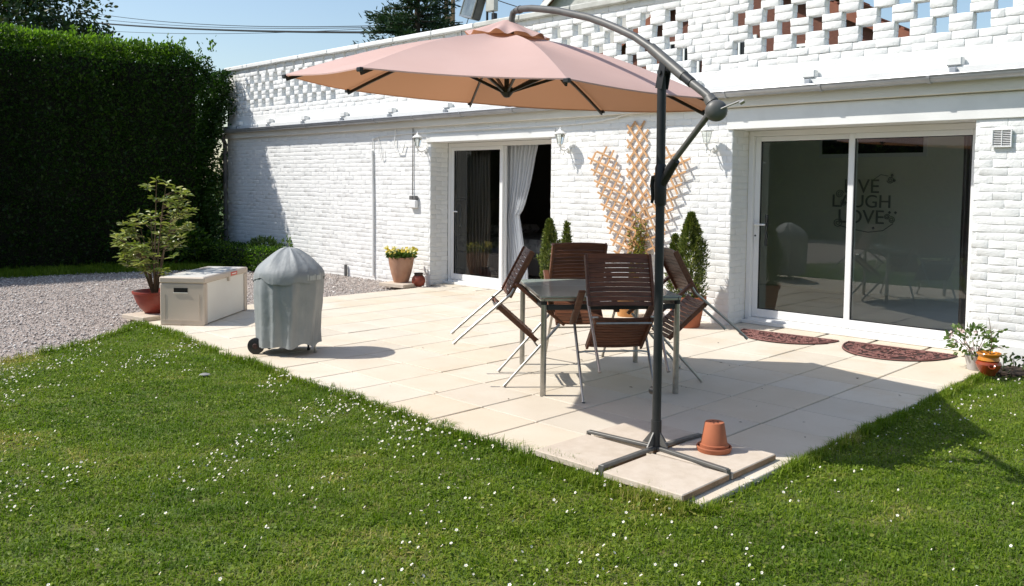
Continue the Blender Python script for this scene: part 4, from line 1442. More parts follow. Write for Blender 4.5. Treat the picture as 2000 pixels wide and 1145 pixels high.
def cone_shrub(name, parent, x, y, z0, h, r, n, lean=(0, 0)):
    f = rng.random(n) ** 0.75
    prof_r = r * np.where(f < 0.4, 0.74 + 0.65 * f, 1.0 - ((f - 0.4) / 0.6) ** 1.35) + 0.006
    ang = rng.uniform(0, 2 * PI, n)
    lump = 1 + 0.20 * np.sin(ang * 3 + f * 9) + 0.20 * np.sin(ang * 5 - f * 17 + 2) + 0.14 * np.sin(ang * 7 + f * 31)
    rad = prof_r * lump * rng.uniform(0.30, 1.12, n) ** 0.5
    C = np.stack([x + rad * np.cos(ang) + lean[0] * f, y + rad * np.sin(ang) + lean[1] * f, z0 + h * f], 1)
    D = np.stack([np.cos(ang), np.sin(ang), rng.uniform(0.7, 1.8, n)], 1)
    return leaves(C, D, 0.042, name, M_dwarf, aspect=0.24, jitter=0.45, droop=0.0, parent=parent)

def pot_round(parent, r, h, mat, lip=0.02):
    b = MB(); b.lathe([(0.0, 0.0), (r * 0.68, 0.0), (r * 0.70, 0.01), (r * 0.93, h * 0.84), (r * 1.0, h * 0.85), (r * 1.02, h), (r * 0.93, h), (r * 0.9, h * 0.88)], 32)
    b.obj('pot', mat, parent, True, auto=35)
    b = MB(); b.disc((0, 0, h * 0.90), r * 0.92, 22); b.obj('soil', M_soil, parent)
t = thing('potted_conifer', 'terracotta pot with a tall and a thin dwarf conifer left of the reflecting door', 'potted conifer', (-5.06, -0.42, 0.0))
pot_round(t, 0.205, 0.33, M_terra)
cone_shrub('conifer', t, 0.035, 0.0, 0.28, 0.92, 0.150, 8000)
cone_shrub('conifer', t, -0.155, 0.02, 0.28, 0.68, 0.075, 2600, (-0.02, 0))
t = thing('potted_conifer', 'pot with two slender dwarf conifers beside the curtained door, behind the chairs', 'potted conifer', (-6.90, -0.40, 0.0))
pot_round(t, 0.20, 0.32, M_terra)
cone_shrub('conifer', t, -0.13, 0.0, 0.27, 0.79, 0.105, 5000, (-0.03, 0))
cone_shrub('conifer', t, 0.085, 0.02, 0.27, 0.77, 0.055, 2000, (0.02, 0))

# climber in ochre pot under the trellis
t = thing('potted_climber', 'ochre pot with a thin climbing plant at the foot of the trellis', 'potted climber', (-5.93, -0.30, 0.0))
pot_round(t, 0.165, 0.33, M_ochre)
b = MB(); P_, D_ = [], []
rr = random.Random(11)
for k in range(12):
    x0 = rr.uniform(-0.07, 0.07)
    pts = [(x0, 0, 0.28)]
    hgt = rr.uniform(0.45, 0.95)
    x = x0
    for i in range(1, 7):
        x += rr.uniform(-0.05, 0.05)
        pts.append((x, 0.02 + 0.20 * min(1, i / 3), 0.28 + hgt * i / 6))
    b.tube(pts, 0.0035, 5)
    for i in range(1, 7):
        for m_ in range(6):
            f = rr.random()
            p = Vector(pts[i - 1]).lerp(Vector(pts[i]), f)
            P_.append(p); D_.append((rr.uniform(-1, 1), rr.uniform(-0.9, 0.3), rr.uniform(-0.6, 0.6)))
b.obj('vine', M_twig, t)
leaves(P_, D_, 0.045, 'foliage', M_climber, aspect=0.55, parent=t)

# small plants by the right edge of the patio
t = thing('glazed_pot', 'amber and brown glazed strawberry pot on the grass at the patio corner', 'glazed pot', (-2.05, -0.66, 0.0))
b = MB(); b.lathe([(0.066, 0.118), (0.082, 0.122), (0.078, 0.138), (0.074, 0.148), (0.092, 0.176), (0.088, 0.182), (0.070, 0.155), (0.0, 0.12)], 32)
b.obj('neck', M_orange, t, True)
b = MB(); b.lathe([(0.0, 0.0), (0.05, 0.0), (0.060, 0.02), (0.090, 0.07), (0.096, 0.09), (0.088, 0.110), (0.066, 0.118)], 32)
b.obj('belly', M_brownglaze, t, True)
b = MB(); b.lathe([(0.016, 0.0), (0.022, 0.03), (0.026, 0.034), (0.018, 0.03)], 12)
b.obj('side_cup', M_brownglaze, t, True, loc=(0.045, -0.082, 0.065), rot=(R(40), R(18), 0))
b = MB(); b.disc((0, 0, 0.135), 0.07, 18); b.obj('soil', M_soil, t)
# rose-like stem in it
b = MB(); P_, D_ = [], []
stem = [(0, 0, 0.13), (0.01, 0.02, 0.22), (0.005, 0.03, 0.33), (-0.02, 0.03, 0.46)]
b.tube(stem, [0.004, 0.0035, 0.003, 0.002], 5)
rr = random.Random(5)
for (p, a, n_) in (((0.01, 0.02, 0.21), 0.3, 4), ((0.008, 0.03, 0.28), 2.6, 5), ((0.0, 0.03, 0.35), 3.4, 6), ((0.0, 0.03, 0.34), 0.2, 4), ((-0.01, 0.03, 0.25), 5.2, 4)):
    e = (p[0] + 0.10 * math.cos(a), p[1] + 0.10 * math.sin(a), p[2] + 0.03)
    b.tube([p, e], 0.002, 4)
    for m_ in range(n_):
        f = 0.4 + 0.6 * m_ / n_
        P_.append(tuple(Vector(p).lerp(Vector(e), f))); D_.append((math.cos(a + rr.uniform(-1, 1)), math.sin(a + rr.uniform(-1, 1)), rr.uniform(-0.1, 0.3)))
b.obj('stem', M_twig, t)
leaves(P_, D_, 0.045, 'foliage', M_plant, aspect=0.55, parent=t, bias=0.1)
t = thing('potted_plant', 'pale pot with a bushy variegated plant behind the glazed pot', 'potted plant', (-2.19, -0.52, 0.0))
b = MB(); b.lathe([(0.0, 0.0), (0.055, 0.0), (0.075, 0.10), (0.082, 0.12), (0.075, 0.122), (0.068, 0.10)], 24)
b.obj('pot', M_palepot, t, True)
n = 250
v = sphere_pts(n)
rad = rng.uniform(0.3, 1.1, n) ** 0.5
C = v * rad[:, None] * np.array([0.19, 0.16, 0.13]) + np.array([-0.03, 0.0, 0.235])
C[:, 2] = np.maximum(C[:, 2], 0.07)
leaves(C, v + np.array([0, 0, 0.4]), 0.042, 'foliage', M_plant, aspect=0.5, parent=t, bias=0.25)
n = 14
C = sphere_pts(n) * np.array([0.18, 0.15, 0.10]) + np.array([-0.03, 0, 0.24])
leaves(np.repeat(C, 5, 0), sphere_pts(n * 5), 0.022, 'blossom', M_pinkp, aspect=1.0, parent=t)
b = MB()
for k in range(7):
    a = k * 0.9
    b.tube([(0, 0, 0.10), (0.1 * math.cos(a) - 0.03, 0.1 * math.sin(a), 0.25)], 0.003, 5)
b.obj('stem', M_twig, t)
# low seedlings in the dark bed along the right wall
t = thing('bed_plant', 'low dark seedlings in the soil bed under the right wall', 'plant', (-1.75, -0.25, 0))
n = 90
C = np.stack([rng.uniform(-0.32, 0.25, n), rng.uniform(-0.12, 0.1, n), rng.uniform(0.0, 0.12, n)], 1)
leaves(C, rng.normal(0, 1, (n, 3)) + np.array([0, -0.3, 0.5]), 0.05, 'foliage', M_treeleaf, aspect=0.5, parent=t)
b = MB()
for k in range(8):
    x = -0.3 + k * 0.075
    b.tube([(x, 0, -0.02), (x + 0.01, -0.02, 0.09)], 0.003, 5)
b.obj('stem', M_twig, t)
o = MB().box(PX1 + 0.05, 3.0, -0.42, -0.002, -0.06, -0.012).obj('soil_bed', M_soil); tag(o, 'strip of bare dark soil along the foot of the right wall', 'soil', kind='structure')

# ================================================================== DOORMATS
def doormat(cx, cy, wid, dep, rz, label, divider):
    t = thing('doormat', label, 'doormat', (cx, cy, 0.003), rz, 'half round rubber doormats')
    n = 28
    def arc(f, z):
        return [(wid / 2 * f * math.cos(PI + PI * k / n), dep * f * math.sin(PI + PI * k / n), z) for k in range(n + 1)]
    a = arc(1.0, 0.0); c = arc(1.0, 0.005)
    m_ = len(a)
    b = MB(); b.add(a + c, [tuple(range(m_, 2 * m_))] + [(k, (k + 1) % m_, (k + 1) % m_ + m_, k + m_) for k in range(m_)])
    b.obj('backing', M_rubberdk, t)
    b = MB()
    zr = 0.0085
    pts = [(p[0] * 0.985, p[1] * 0.985, zr) for p in a]
    b.tube(pts + [pts[0]], 0.0065, 6)
    b.obj('border', M_rubber, t, True)
    b = MB()
    rr = random.Random(int(wid * 1000))
    pts = [(wid / 2 * 0.72 * math.cos(PI + PI * k / n), dep * 0.62 * math.sin(PI + PI * k / n) - 0.02, zr) for k in range(n + 1)]
    b.tube(pts, 0.006, 6)
    if divider:
        b.tube([(0, -0.01, zr), (0, -dep * 0.97, zr)], 0.008, 6)
        b.tube([(0.03, -0.01, zr), (0.03, -dep * 0.97, zr)], 0.004, 6)
    # scrolls
    tries, placed = 0, []
    while tries < 900 and len(placed) < 75:
        tries += 1
        x = rr.uniform(-wid / 2, wid / 2) * 0.95; y = -rr.uniform(0.02, dep * 0.95)
        if (x / (wid / 2)) ** 2 + (y / dep) ** 2 > 0.86: continue
        if any((x - p) ** 2 + (y - q) ** 2 < 0.042 ** 2 for p, q in placed): continue
        placed.append((x, y))
        s_ = rr.uniform(0.020, 0.034); a0 = rr.uniform(0, 6.28); sg = rr.choice((-1, 1))
        sp = [(x + s_ * (1 - k / 13) * math.cos(a0 + sg * k * 0.62), y + s_ * (1 - k / 13) * math.sin(a0 + sg * k * 0.62), zr) for k in range(12)]
        e = (x + s_ * 1.9 * math.cos(a0 - sg * 0.7), y + s_ * 1.9 * math.sin(a0 - sg * 0.7), zr)
        if (e[0] / (wid / 2)) ** 2 + (e[1] / dep) ** 2 < 0.93 and e[1] < -0.005: sp = [e] + sp
        b.tube(sp, 0.0058, 5)
    b.obj('scroll_relief', M_rubber, t, True)
doormat(-4.02, -0.135, 1.00, 0.50, R(4), 'left half round red rubber doormat before the sliding door', False)
doormat(-2.96, -0.045, 0.98, 0.66, R(2), 'right half round red rubber doormat before the sliding door', True)

# dry leaf crumbs on the slabs
n = 34
C = np.stack([rng.uniform(-6.5, -2.3, n), rng.uniform(-4.6, -0.5, n), np.full(n, 0.004)], 1)
C[:5] = [at(1412, 709, z=0.004), at(1343, 757, z=0.004), at(1450, 825, z=0.004), at(1573, 855, z=0.004), at(1755, 772, z=0.004)]
an = rng.uniform(0, 6.28, n)
M_dry = leafmat('dry_leaf', (0.05, 0.032, 0.02), (0.14, 0.085, 0.045), trans=0.1)
o = leaves(C, np.stack([np.cos(an), np.sin(an), np.full(n, 0.1)], 1), rng.uniform(0.012, 0.032, n), 'leaf_litter', M_dry, aspect=0.6, up=np.tile([0, 0, 1.0], (n, 1)), jitter=0.05, droop=0.05)
tag(o, 'dry leaf crumbs scattered on the patio slabs', 'leaf litter', kind='stuff')

# flat stone cap in the lawn
b = MB(); b.lathe([(0.0, 0.008), (0.034, 0.008), (0.040, 0.005), (0.042, 0.0)], 20, fn=lambda r, z, a, i: (r * (1 + 0.08 * math.sin(3 * a)), z))
o = b.obj('stone_cap', Mat('grey_stone', (0.28, 0.28, 0.27), (0.2, 0.2, 0.2), scale=20, rough=0.85), None, True, loc=(-6.38, -5.19, -0.020)); tag(o, 'small flat grey cap set in the lawn before the barbecue', 'drain cap')

# ================================================================== INSIDE THE ROOMS
def curtain(name, x0, x1, y, z0, z1, mat, label, waves=9, amp=0.03, pinch=None):
    nx_, nz_ = waves * 8, 26
    vs, fs = [], []
    for iz in range(nz_ + 1):
        z = z0 + (z1 - z0) * iz / nz_
        a, c = x0, x1
        if pinch:
            zp, keep, side = pinch
            d = (z - zp)
            if d > 0: k = keep + (1 - keep) * min(1, d / (z1 - zp)) ** 0.6
            else: k = keep + (0.30) * min(1, -d / 0.8)
            c = x0 + (x1 - x0) * k if side < 0 else x1
            a = x1 - (x1 - x0) * k if side > 0 else x0
        for ix in range(nx_ + 1):
            f = ix / nx_
            vs.append((a + (c - a) * f, y + amp * math.sin(2 * PI * waves * f + 0.4 * math.sin(z * 3)) + 0.01 * math.sin(f * 40 + z * 5), z))
    for iz in range(nz_):
        for ix in range(nx_):
            q = iz * (nx_ + 1) + ix
            fs.append((q, q + 1, q + nx_ + 2, q + nx_ + 1))
    o = MB().add(vs, fs).obj(name, mat, None, True, auto=180)
    return tag(o, label, 'curtain')
curtain('curtain', -9.72, -9.20, 0.66, 0.06, 2.07, M_drape, 'taupe curtain behind the left pane of the curtained door', 8, 0.035)
curtain('curtain', -8.72, -8.10, 0.51, 0.06, 2.07, M_sheer, 'white voile curtain tied back in the middle of the curtained door', 9, 0.028, (1.08, 0.42, -1))
curtain('curtain', -2.67, -2.52, 0.58, 0.06, 2.07, M_drape, 'narrow taupe curtain at the right jamb of the reflecting door', 4, 0.03)
t = thing('bed', 'double bed with patterned pale linen in the dark bedroom', 'bed', (-10.2, 2.6, 0.05))
MB().box(-1.0, 1.1, -0.9, 0.9, 0.0, 0.30, 0.02).obj('base', M_drape, t)
MB().box(-0.98, 1.08, -0.92, 0.88, 0.305, 0.58, 0.08).obj('duvet', M_sheet, t)
MB().box(-0.75, -0.35, -0.7, -0.1, 0.585, 0.74, 0.07).obj('pillow', M_sheet, t)
MB().box(-0.75, -0.35, 0.1, 0.7, 0.585, 0.74, 0.07).obj('pillow', M_sheet, t)
MB().box(-1.12, -1.02, -1.0, 1.0, 0.0, 1.2, 0.02).obj('headboard', M_floordk, t)
# wall lettering, iron
ws = thing('wall_sign', 'scrolled iron LIVE LAUGH LOVE wall sign inside the right room', 'wall sign', (-4.80, 3.575, 0.0))
def word(txt, x, z, size):
    cu = bpy.data.curves.new('lettering', 'FONT')
    cu.body = txt; cu.size = size; cu.extrude = 0.006; cu.align_x = 'CENTER'
    cu.offset = 0.0
    tmp = bpy.data.objects.new('lettering', cu)
    COL.objects.link(tmp)
    dg = bpy.context.evaluated_depsgraph_get()
    me = bpy.data.meshes.new_from_object(tmp.evaluated_get(dg))
    bpy.data.objects.remove(tmp)
    me.materials.clear(); me.materials.append(M_iron.m)
    o = link('lettering', me, ws, (x, -0.01, z), (PI / 2, 0, 0), (1.0, 1, 1))
    return o
word('LIVE', -0.06, 1.44, 0.27)
word('LAUGH', -0.06, 1.24, 0.25)
word('LOVE', -0.06, 1.02, 0.27)
b = MB()
def scroll(x, z, s_, a0, sg, turns=2.2):
    return [(x + s_ * (1 - k / 22) * math.cos(a0 + sg * k * turns * 2 * PI / 20), -0.01, z + s_ * (1 - k / 22) * math.sin(a0 + sg * k * turns * 2 * PI / 20)) for k in range(20)]
for (x, z, s_, a0, sg) in ((-0.36, 1.42, 0.06, 0.3, 1), (-0.38, 1.02, 0.07, 1.2, -1), (0.33, 1.62, 0.05, 3.4, 1), (0.36, 1.08, 0.05, 3.0, -1), (-0.30, 1.30, 0.045, 2.0, 1), (0.30, 1.12, 0.04, 0.4, 1)):
    b.tube(scroll(x, z, s_, a0, sg), 0.006, 5)
b.tube([(-0.36, -0.01, 0.98), (-0.2, -0.01, 0.94), (0.05, -0.01, 0.90), (0.25, -0.01, 0.93), (0.38, -0.01, 1.03)], 0.006, 5)
b.tube([(0.1, -0.01, 1.62), (0.2, -0.01, 1.69), (0.3, -0.01, 1.67)], 0.005, 5)
for (x, z) in ((0.35, 1.68), (0.38, 1.61), (0.33, 1.18), (0.41, 1.18), (0.12, 0.96)):
    b.lathe([(0.0, -0.022), (0.022, 0.0), (0.0, 0.022)], 8, (x, -0.01, z))
b.obj('scrollwork', M_iron, ws, True)
# tall pale cupboard by the left jamb, standing in for a mirrored gate pillar
t = thing('cupboard', 'tall pale cupboard standing in for a mirrored gate pillar inside the left jamb of the reflecting door', 'cupboard', (-5.35, 1.15, 0.045))
MB().box(-0.2, 0.16, -0.15, 0.25, 0, 1.74, 0.01).obj('carcass', M_wallin, t)
MB().box(-0.23, 0.19, -0.18, 0.28, 1.742, 1.77, 0.008).obj('top', M_upvc, t)

# ================================================================== BACKDROP
# floodlight on the parapet
fl = thing('floodlight', 'tilted floodlight with a glass front on the parapet coping', 'floodlight', (-8.93, 0.05, 3.735))
MF = Matrix.Translation((-0.08, 0, 0.30)) @ Matrix.Rotation(R(-22), 4, 'Z') @ Matrix.Rotation(R(14), 4, 'Y') @ Matrix.Rotation(R(-12), 4, 'X')
b = MB()
b.box(-0.25, 0.25, -0.01, 0.12, -0.20, 0.20, 0.02, MF)
b.obj('housing', M_armgrey, fl)
b = MB()
for q in ((-0.25, 0.25, 0.175, 0.20), (-0.25, 0.25, -0.20, -0.175)):
    b.box(q[0], q[1], -0.03, -0.012, q[2], q[3], 0.002, MF)
for q in ((-0.25, -0.225), (0.225, 0.25)):
    b.box(q[0], q[1], -0.03, -0.012, -0.174, 0.174, 0.002, MF)
b.obj('bezel', M_steel, fl)
b = MB(); b.box(-0.224, 0.224, -0.020, -0.013, -0.174, 0.174, 0, MF)
b.obj('lens', Mat('lens_glass', (0.16, 0.19, 0.18), (0.04, 0.045, 0.045), scale=3, rough=0.08, spec=0.8, local=True), fl)
b = MB(); b.tube([(0.26, 0.0, 0.02), (0.26, 0.0, 0.30), (0.16, 0.02, 0.34)], 0.016, 8); b.box(0.36, 0.42, -0.02, 0.04, 0.0, 0.11, 0.004); b.tube([(0.39, 0.0, 0.1), (0.30, 0.02, 0.22)], 0.012, 6)
b.obj('bracket', M_black, fl)
b = MB(); b.box(0.24, 0.42, -0.02, 0.06, 0.14, 0.34, 0.01); b.obj('ballast_case', M_coping, fl)
b = MB(); b.tube([(-0.10, -0.02, 0.10), (-0.10, -0.05, 0.02), (-0.16, -0.09, -0.08), (-0.17, -0.08, -0.18), (-0.10, -0.065, -0.22)], 0.006, 6)
b.obj('lead', M_cable, fl, True)

# utility pole with slots
p = at(878, 50, y=12)
up_ = thing('utility_pole', 'brown slotted utility pole behind the parapet', 'utility pole', (p[0], 12, -0.1))
b = MB(); hw, hd = 0.17, 0.12
for sx in (-1, 1):
    b.box(sx * 0.12 - 0.05, sx * 0.12 + 0.05, -hd, hd, 0, 10.5, 0.01)
for k in range(12):
    b.box(-0.069, 0.069, -hd * 0.7, hd * 0.7, 0.9 * k + 0.05, 0.9 * k + 0.28)
b.obj('shaft', M_concretepole, up_, rot=(0, 0, R(35)))
b = MB(); b.box(-0.9, 0.9, -0.05, 0.05, 9.3, 9.42, 0.01)
cb = b.obj('crossarm', M_concretepole, up_, rot=(0, 0, R(35)))
# cables
def wire(a, c, sag, r_, label):
    pts = []
    a, c = Vector(a), Vector(c)
    for k in range(25):
        f = k / 24
        q = a.lerp(c, f); q.z -= sag * 4 * f * (1 - f)
        pts.append(q)
    o = MB().tube(pts, r_, 5).obj('overhead_cable', M_cable, None, True)
    return tag(o, label, 'cable', 'overhead cables')
def wp(u, v): return tuple(at(u, v, y=12))
def wire_px(p0, p1, sag, r_, label):
    a, c = Vector(wp(*p0)), Vector(wp(*p1))
    d = (c - a)
    wire(a - d * 0.25, c + d * 0.12, sag, r_, label)
wire_px((230, 23), (790, 40), 0.5, 0.016, 'topmost thin overhead cable against the sky')
wire_px((250, 36), (790, 46), 0.35, 0.014, 'second thin overhead cable from the top')
wire_px((255, 46), (790, 60), 0.2, 0.045, 'thick black overhead cable, lowest but one')
wire_px((260, 57), (790, 47), 0.3, 0.012, 'faint overhead cable crossing under the thick one')
wire_px((980, 0), (1100, 30), 0.1, 0.016, 'short overhead cable above the parasol arm')

# neighbouring houses beyond the roof terrace
def gable_house(name, cx, y0, hw_, z_e, z_a, depth, mwall, label, verge=M_white, windows=()):
    t = thing(name, label, 'house', (cx, y0, -0.1))
    b = MB()
    vs = [(-hw_, 0, 0), (hw_, 0, 0), (hw_, 0, z_e), (0, 0, z_a), (-hw_, 0, z_e)]
    vs += [(x, depth, z) for x, _, z in vs]
    b.add(vs, [(0, 1, 2, 3, 4), (9, 8, 7, 6, 5), (1, 6, 7, 2), (0, 4, 9, 5)])
    b.obj('wall', mwall, t)
    sl_ = (z_a - z_e) / hw_
    for sg in (-1, 1):
        r = MB()
        ov = 0.35
        a = Vector((0, -0.25, z_a + 0.04)); e = Vector((sg * (hw_ + ov), -0.25, z_e - sl_ * ov + 0.04))
        L_ = (e - a).length; dx = (e - a).normalized(); nn = Vector((-dx.z * sg, 0, dx.x * sg))
        r.add([a, e, e + Vector((0, depth + 0.5, 0)), a + Vector((0, depth + 0.5, 0)), a + nn * 0.1, e + nn * 0.1, e + nn * 0.1 + Vector((0, depth + 0.5, 0)), a + nn * 0.1 + Vector((0, depth + 0.5, 0))],
              [(0, 1, 2, 3), (7, 6, 5, 4), (0, 4, 5, 1), (1, 5, 6, 2), (2, 6, 7, 3), (3, 7, 4, 0)])
        ro = r.obj('roof', M_tile, t)
        v_ = MB()
        v_.bar(a + Vector((0, -0.03, -0.05)), e + Vector((0, -0.03, -0.05)), 0.05, 0.24, up=(nn.x, 0, nn.z))
        v_.obj('verge_board', verge, ro)
        tl = MB()
        k = 0.15
        while k < L_:
            c = a + dx * k + nn * 0.12
            tl.bar(c, c + Vector((0, depth + 0.5, 0)), 0.10, 0.05, up=(nn.x, 0, nn.z))
            k += 0.32
        o = tl.obj('tile_courses', M_tile, ro); o['kind'] = 'stuff'
    for (x, z, ww, hh) in windows:
        f = MB()
        f.box(x - ww / 2, x + ww / 2, -0.06, 0.02, z, z + 0.08); f.box(x - ww / 2, x + ww / 2, -0.06, 0.02, z + hh - 0.08, z + hh)
        f.box(x - ww / 2, x - ww / 2 + 0.08, -0.06, 0.02, z + 0.08, z + hh - 0.08); f.box(x + ww / 2 - 0.08, x + ww / 2, -0.06, 0.02, z + 0.08, z + hh - 0.08)
        f.box(x - 0.03, x + 0.03, -0.05, 0.02, z + 0.08, z + hh - 0.08)
        w_ = f.obj('window', M_white, t)
        MB().box(x - ww / 2 + 0.08, x + ww / 2 - 0.08, -0.012, -0.004, z + 0.08, z + hh - 0.08).obj('pane', M_dark, w_)
    return t
pr0, pr1 = at(1600, 6, y=14), at(1770, 72, y=14)
slp = (pr0[2] - pr1[2]) / (pr1[0] - pr0[0])
cx = -13.2
zap = pr0[2] + slp * (pr0[0] - cx)
hwd = 5.6
gable_house('brick_house', cx, 14, hwd, zap - slp * hwd + 0.1, zap + 0.1, 9, M_brickred, 'red brick gabled house seen through the parapet gaps', verge=M_tile,
            windows=((0.45, 4.6, 1.1, 1.3), (2.3, 4.3, 0.9, 1.2), (-1.4, 4.6, 1.1, 1.4), (3.7, 3.8, 0.8, 1.1)))
pl = at(1072, 10, y=16)
gable_house('white_gabled_house', pl[0] + 4.3, 16, 4.3, pl[2] + 0.15 - 0.1, pl[2] + 0.15 + 3.0, 8, M_coping, 'house with a white verge board just above the parapet beside the parasol arm', windows=())

# ================================================================== FOLIAGE
# big hedge on the left
hA, hB = Vector((-15.55, -0.45, 0)), Vector((-16.75, -13.5, 0))
HH, HT = 3.92, 1.9
hv = (hB - hA); hL = hv.length; hd_ = hv.normalized(); hn = Vector((-hd_.y, hd_.x, 0))   # hn: towards the yard (+x)
if hn.x < 0: hn = -hn
he = thing('tall_hedge', 'tall clipped dark green hedge along the left side of the gravel', 'hedge', tuple(hA))
def hedge_local(s, d, z):
    """s along, d depth from the front face inwards"""
    return np.stack([hd_.x * s - hn.x * d, hd_.y * s - hn.y * d, z], -1)
b = MB()
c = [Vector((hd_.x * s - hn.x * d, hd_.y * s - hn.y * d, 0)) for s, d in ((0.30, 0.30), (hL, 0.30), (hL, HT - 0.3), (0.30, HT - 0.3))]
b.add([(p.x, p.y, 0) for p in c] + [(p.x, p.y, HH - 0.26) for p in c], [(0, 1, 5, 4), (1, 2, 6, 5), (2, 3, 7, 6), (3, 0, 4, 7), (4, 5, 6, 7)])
b.obj('shaded_twig_core', M_hedgecore, he)
def hedge_leaves(nf, nt_, ne):
    # front face
    s = rng.uniform(0.0, hL, nf); z = HH * rng.random(nf) ** 0.9
    d = np.abs(rng.normal(0, 0.13, nf))
    P = hedge_local(s, d, z)
    bul = vnoise(P, 1.4, 3) * 0.10 + vnoise(P, 4.0, 4) * 0.05
    P = P + np.array([hn.x, hn.y, 0]) * bul[:, None]
    shoulder = np.clip((z - (HH - 0.5)) / 0.5, 0, 1)
    P = P - np.array([hn.x, hn.y, 0]) * (0.22 * shoulder ** 2)[:, None]
    N = np.tile([hn.x, hn.y, 0.25], (nf, 1))
    # top
    s2 = rng.uniform(0.0, hL, nt_); d2 = rng.uniform(0.05, HT, nt_)
    z2 = np.full(nt_, HH) + rng.normal(0, 0.05, nt_)
    P2 = hedge_local(s2, d2, z2)
    P2[:, 2] += vnoise(P2, 1.6, 5) * 0.09 + vnoise(P2, 5.0, 6) * 0.05
    ed = np.clip(1 - s2 / 0.9, 0, 1)
    P2[:, 2] -= 0.55 * ed ** 2
    N2 = np.tile([0, 0, 1.0], (nt_, 1))
    # end near the house
    s3 = -np.abs(rng.normal(0, 0.12, ne)) + 0.2; d3 = rng.uniform(0.0, HT, ne); z3 = HH * 0.93 * rng.random(ne)
    P3 = hedge_local(s3, d3, z3)
    b3 = vnoise(P3, 1.8, 7) * 0.2 + vnoise(P3, 5, 8) * 0.08 + 0.32 * np.clip((z3 - 1.9) / 1.0, 0, 1)
    P3 = P3 - np.array([hd_.x, hd_.y, 0]) * b3[:, None]
    N3 = np.tile([-hd_.x, -hd_.y, 0.3], (ne, 1))
    # stray shoots above
    ns = 900
    s4 = rng.uniform(0.0, hL, 60).repeat(15); d4 = rng.uniform(0.0, 0.8, 60).repeat(15)
    h4 = rng.uniform(0.1, 0.36, 60).repeat(15)
    P4 = hedge_local(s4 + rng.normal(0, 0.035, ns), d4 + rng.normal(0, 0.035, ns), HH + h4 * rng.random(ns) + 0.03)
    N4 = np.tile([0, 0, 1.0], (ns, 1))
    P = np.concatenate([P, P2, P3, P4]); N = np.concatenate([N, N2, N3, N4])
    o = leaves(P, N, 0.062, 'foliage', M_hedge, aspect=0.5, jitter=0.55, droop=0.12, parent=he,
               bias=-0.02 + 0.26 * vnoise(P, 0.9, 12) + 0.55 * np.clip((P[:, 2] - HH + 0.35) / 0.45, 0, 1))  # lighter leaves towards the top: new growth plus a painted-in sunlit rim
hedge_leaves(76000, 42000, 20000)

def tree(name, label, x, y, h, trunk_h, crown, n, mat, leaf=0.16, seed=0, blobs=14, group=None):
    t = thing(name, label, 'tree', (x, y, -0.1), 0, group)
    r = np.random.default_rng(seed)
    b = MB()
    b.tube([(0, 0, 0), (0.05, 0.02, trunk_h * 0.5), (0.0, 0.08, trunk_h), (0.1, 0, h * 0.7)], [0.28, 0.22, 0.17, 0.06], 10)
    cent, rad = [], []
    for k in range(blobs):
        v = r.normal(0, 1, 3); v /= np.linalg.norm(v)
        c = np.array([0, 0, (h + trunk_h) / 2]) + v * np.array([crown, crown, (h - trunk_h) / 2]) * r.uniform(0.45, 0.8)
        cent.append(c); rad.append(r.uniform(0.32, 0.5) * crown)
        b.tube([(0, 0, trunk_h * 0.8), tuple((c + np.array([0, 0, trunk_h])) / 2 * np.array([1, 1, 1])), tuple(c)], [0.10, 0.06, 0.02], 6)
    b.obj('trunk', M_bark, t, True)
    P, N = [], []
    per = n // blobs
    for c, rd in zip(cent, rad):
        v = r.normal(0, 1, (per, 3)); v /= np.linalg.norm(v, axis=1, keepdims=True)
        q = v * (rd * r.random(per) ** 0.35)[:, None] * (1 + 0.25 * vnoise(v, 3.0, seed))[:, None]
        P.append(c + q); N.append(v)
    leaves(np.concatenate(P), np.concatenate(N), leaf, 'crown', mat, aspect=0.55, jitter=0.7, droop=0.15, parent=t)
    return t
tree('broadleaf_tree', 'dark broadleaved tree rising behind the left end of the hedge', -25.5, -2.4, 7.9, 2.2, 3.4, 34000, M_treeleaf, 0.12, 21, 22)
tree('broadleaf_tree', 'smaller dark tree behind the hedge, nearer the sky gap', -25.2, -0.1, 6.3, 2.0, 2.0, 18000, M_treeleaf, 0.11, 22, 16)
# boundary beyond the lawn (seen in the door glass)
b = thing('boundary_hedge', 'high green boundary hedge across the lawn, mirrored in the door glass', 'hedge', (-9, -17, 0))
MB().box(-14, 14, -1.2, -0.4, -0.1, 3.6).obj('shaded_twig_core', M_hedgecore, b)
n = 16000
P = np.stack([rng.uniform(-14, 14, n), -0.4 + np.abs(rng.normal(0, 0.2, n)), 4.2 * rng.random(n)], 1)
P[:, 1] += 0.25 * vnoise(P, 1.2, 40)
leaves(P, np.tile([0, 1, 0.4], (n, 1)), 0.17, 'foliage', M_hedge, aspect=0.6, jitter=0.6, parent=b)

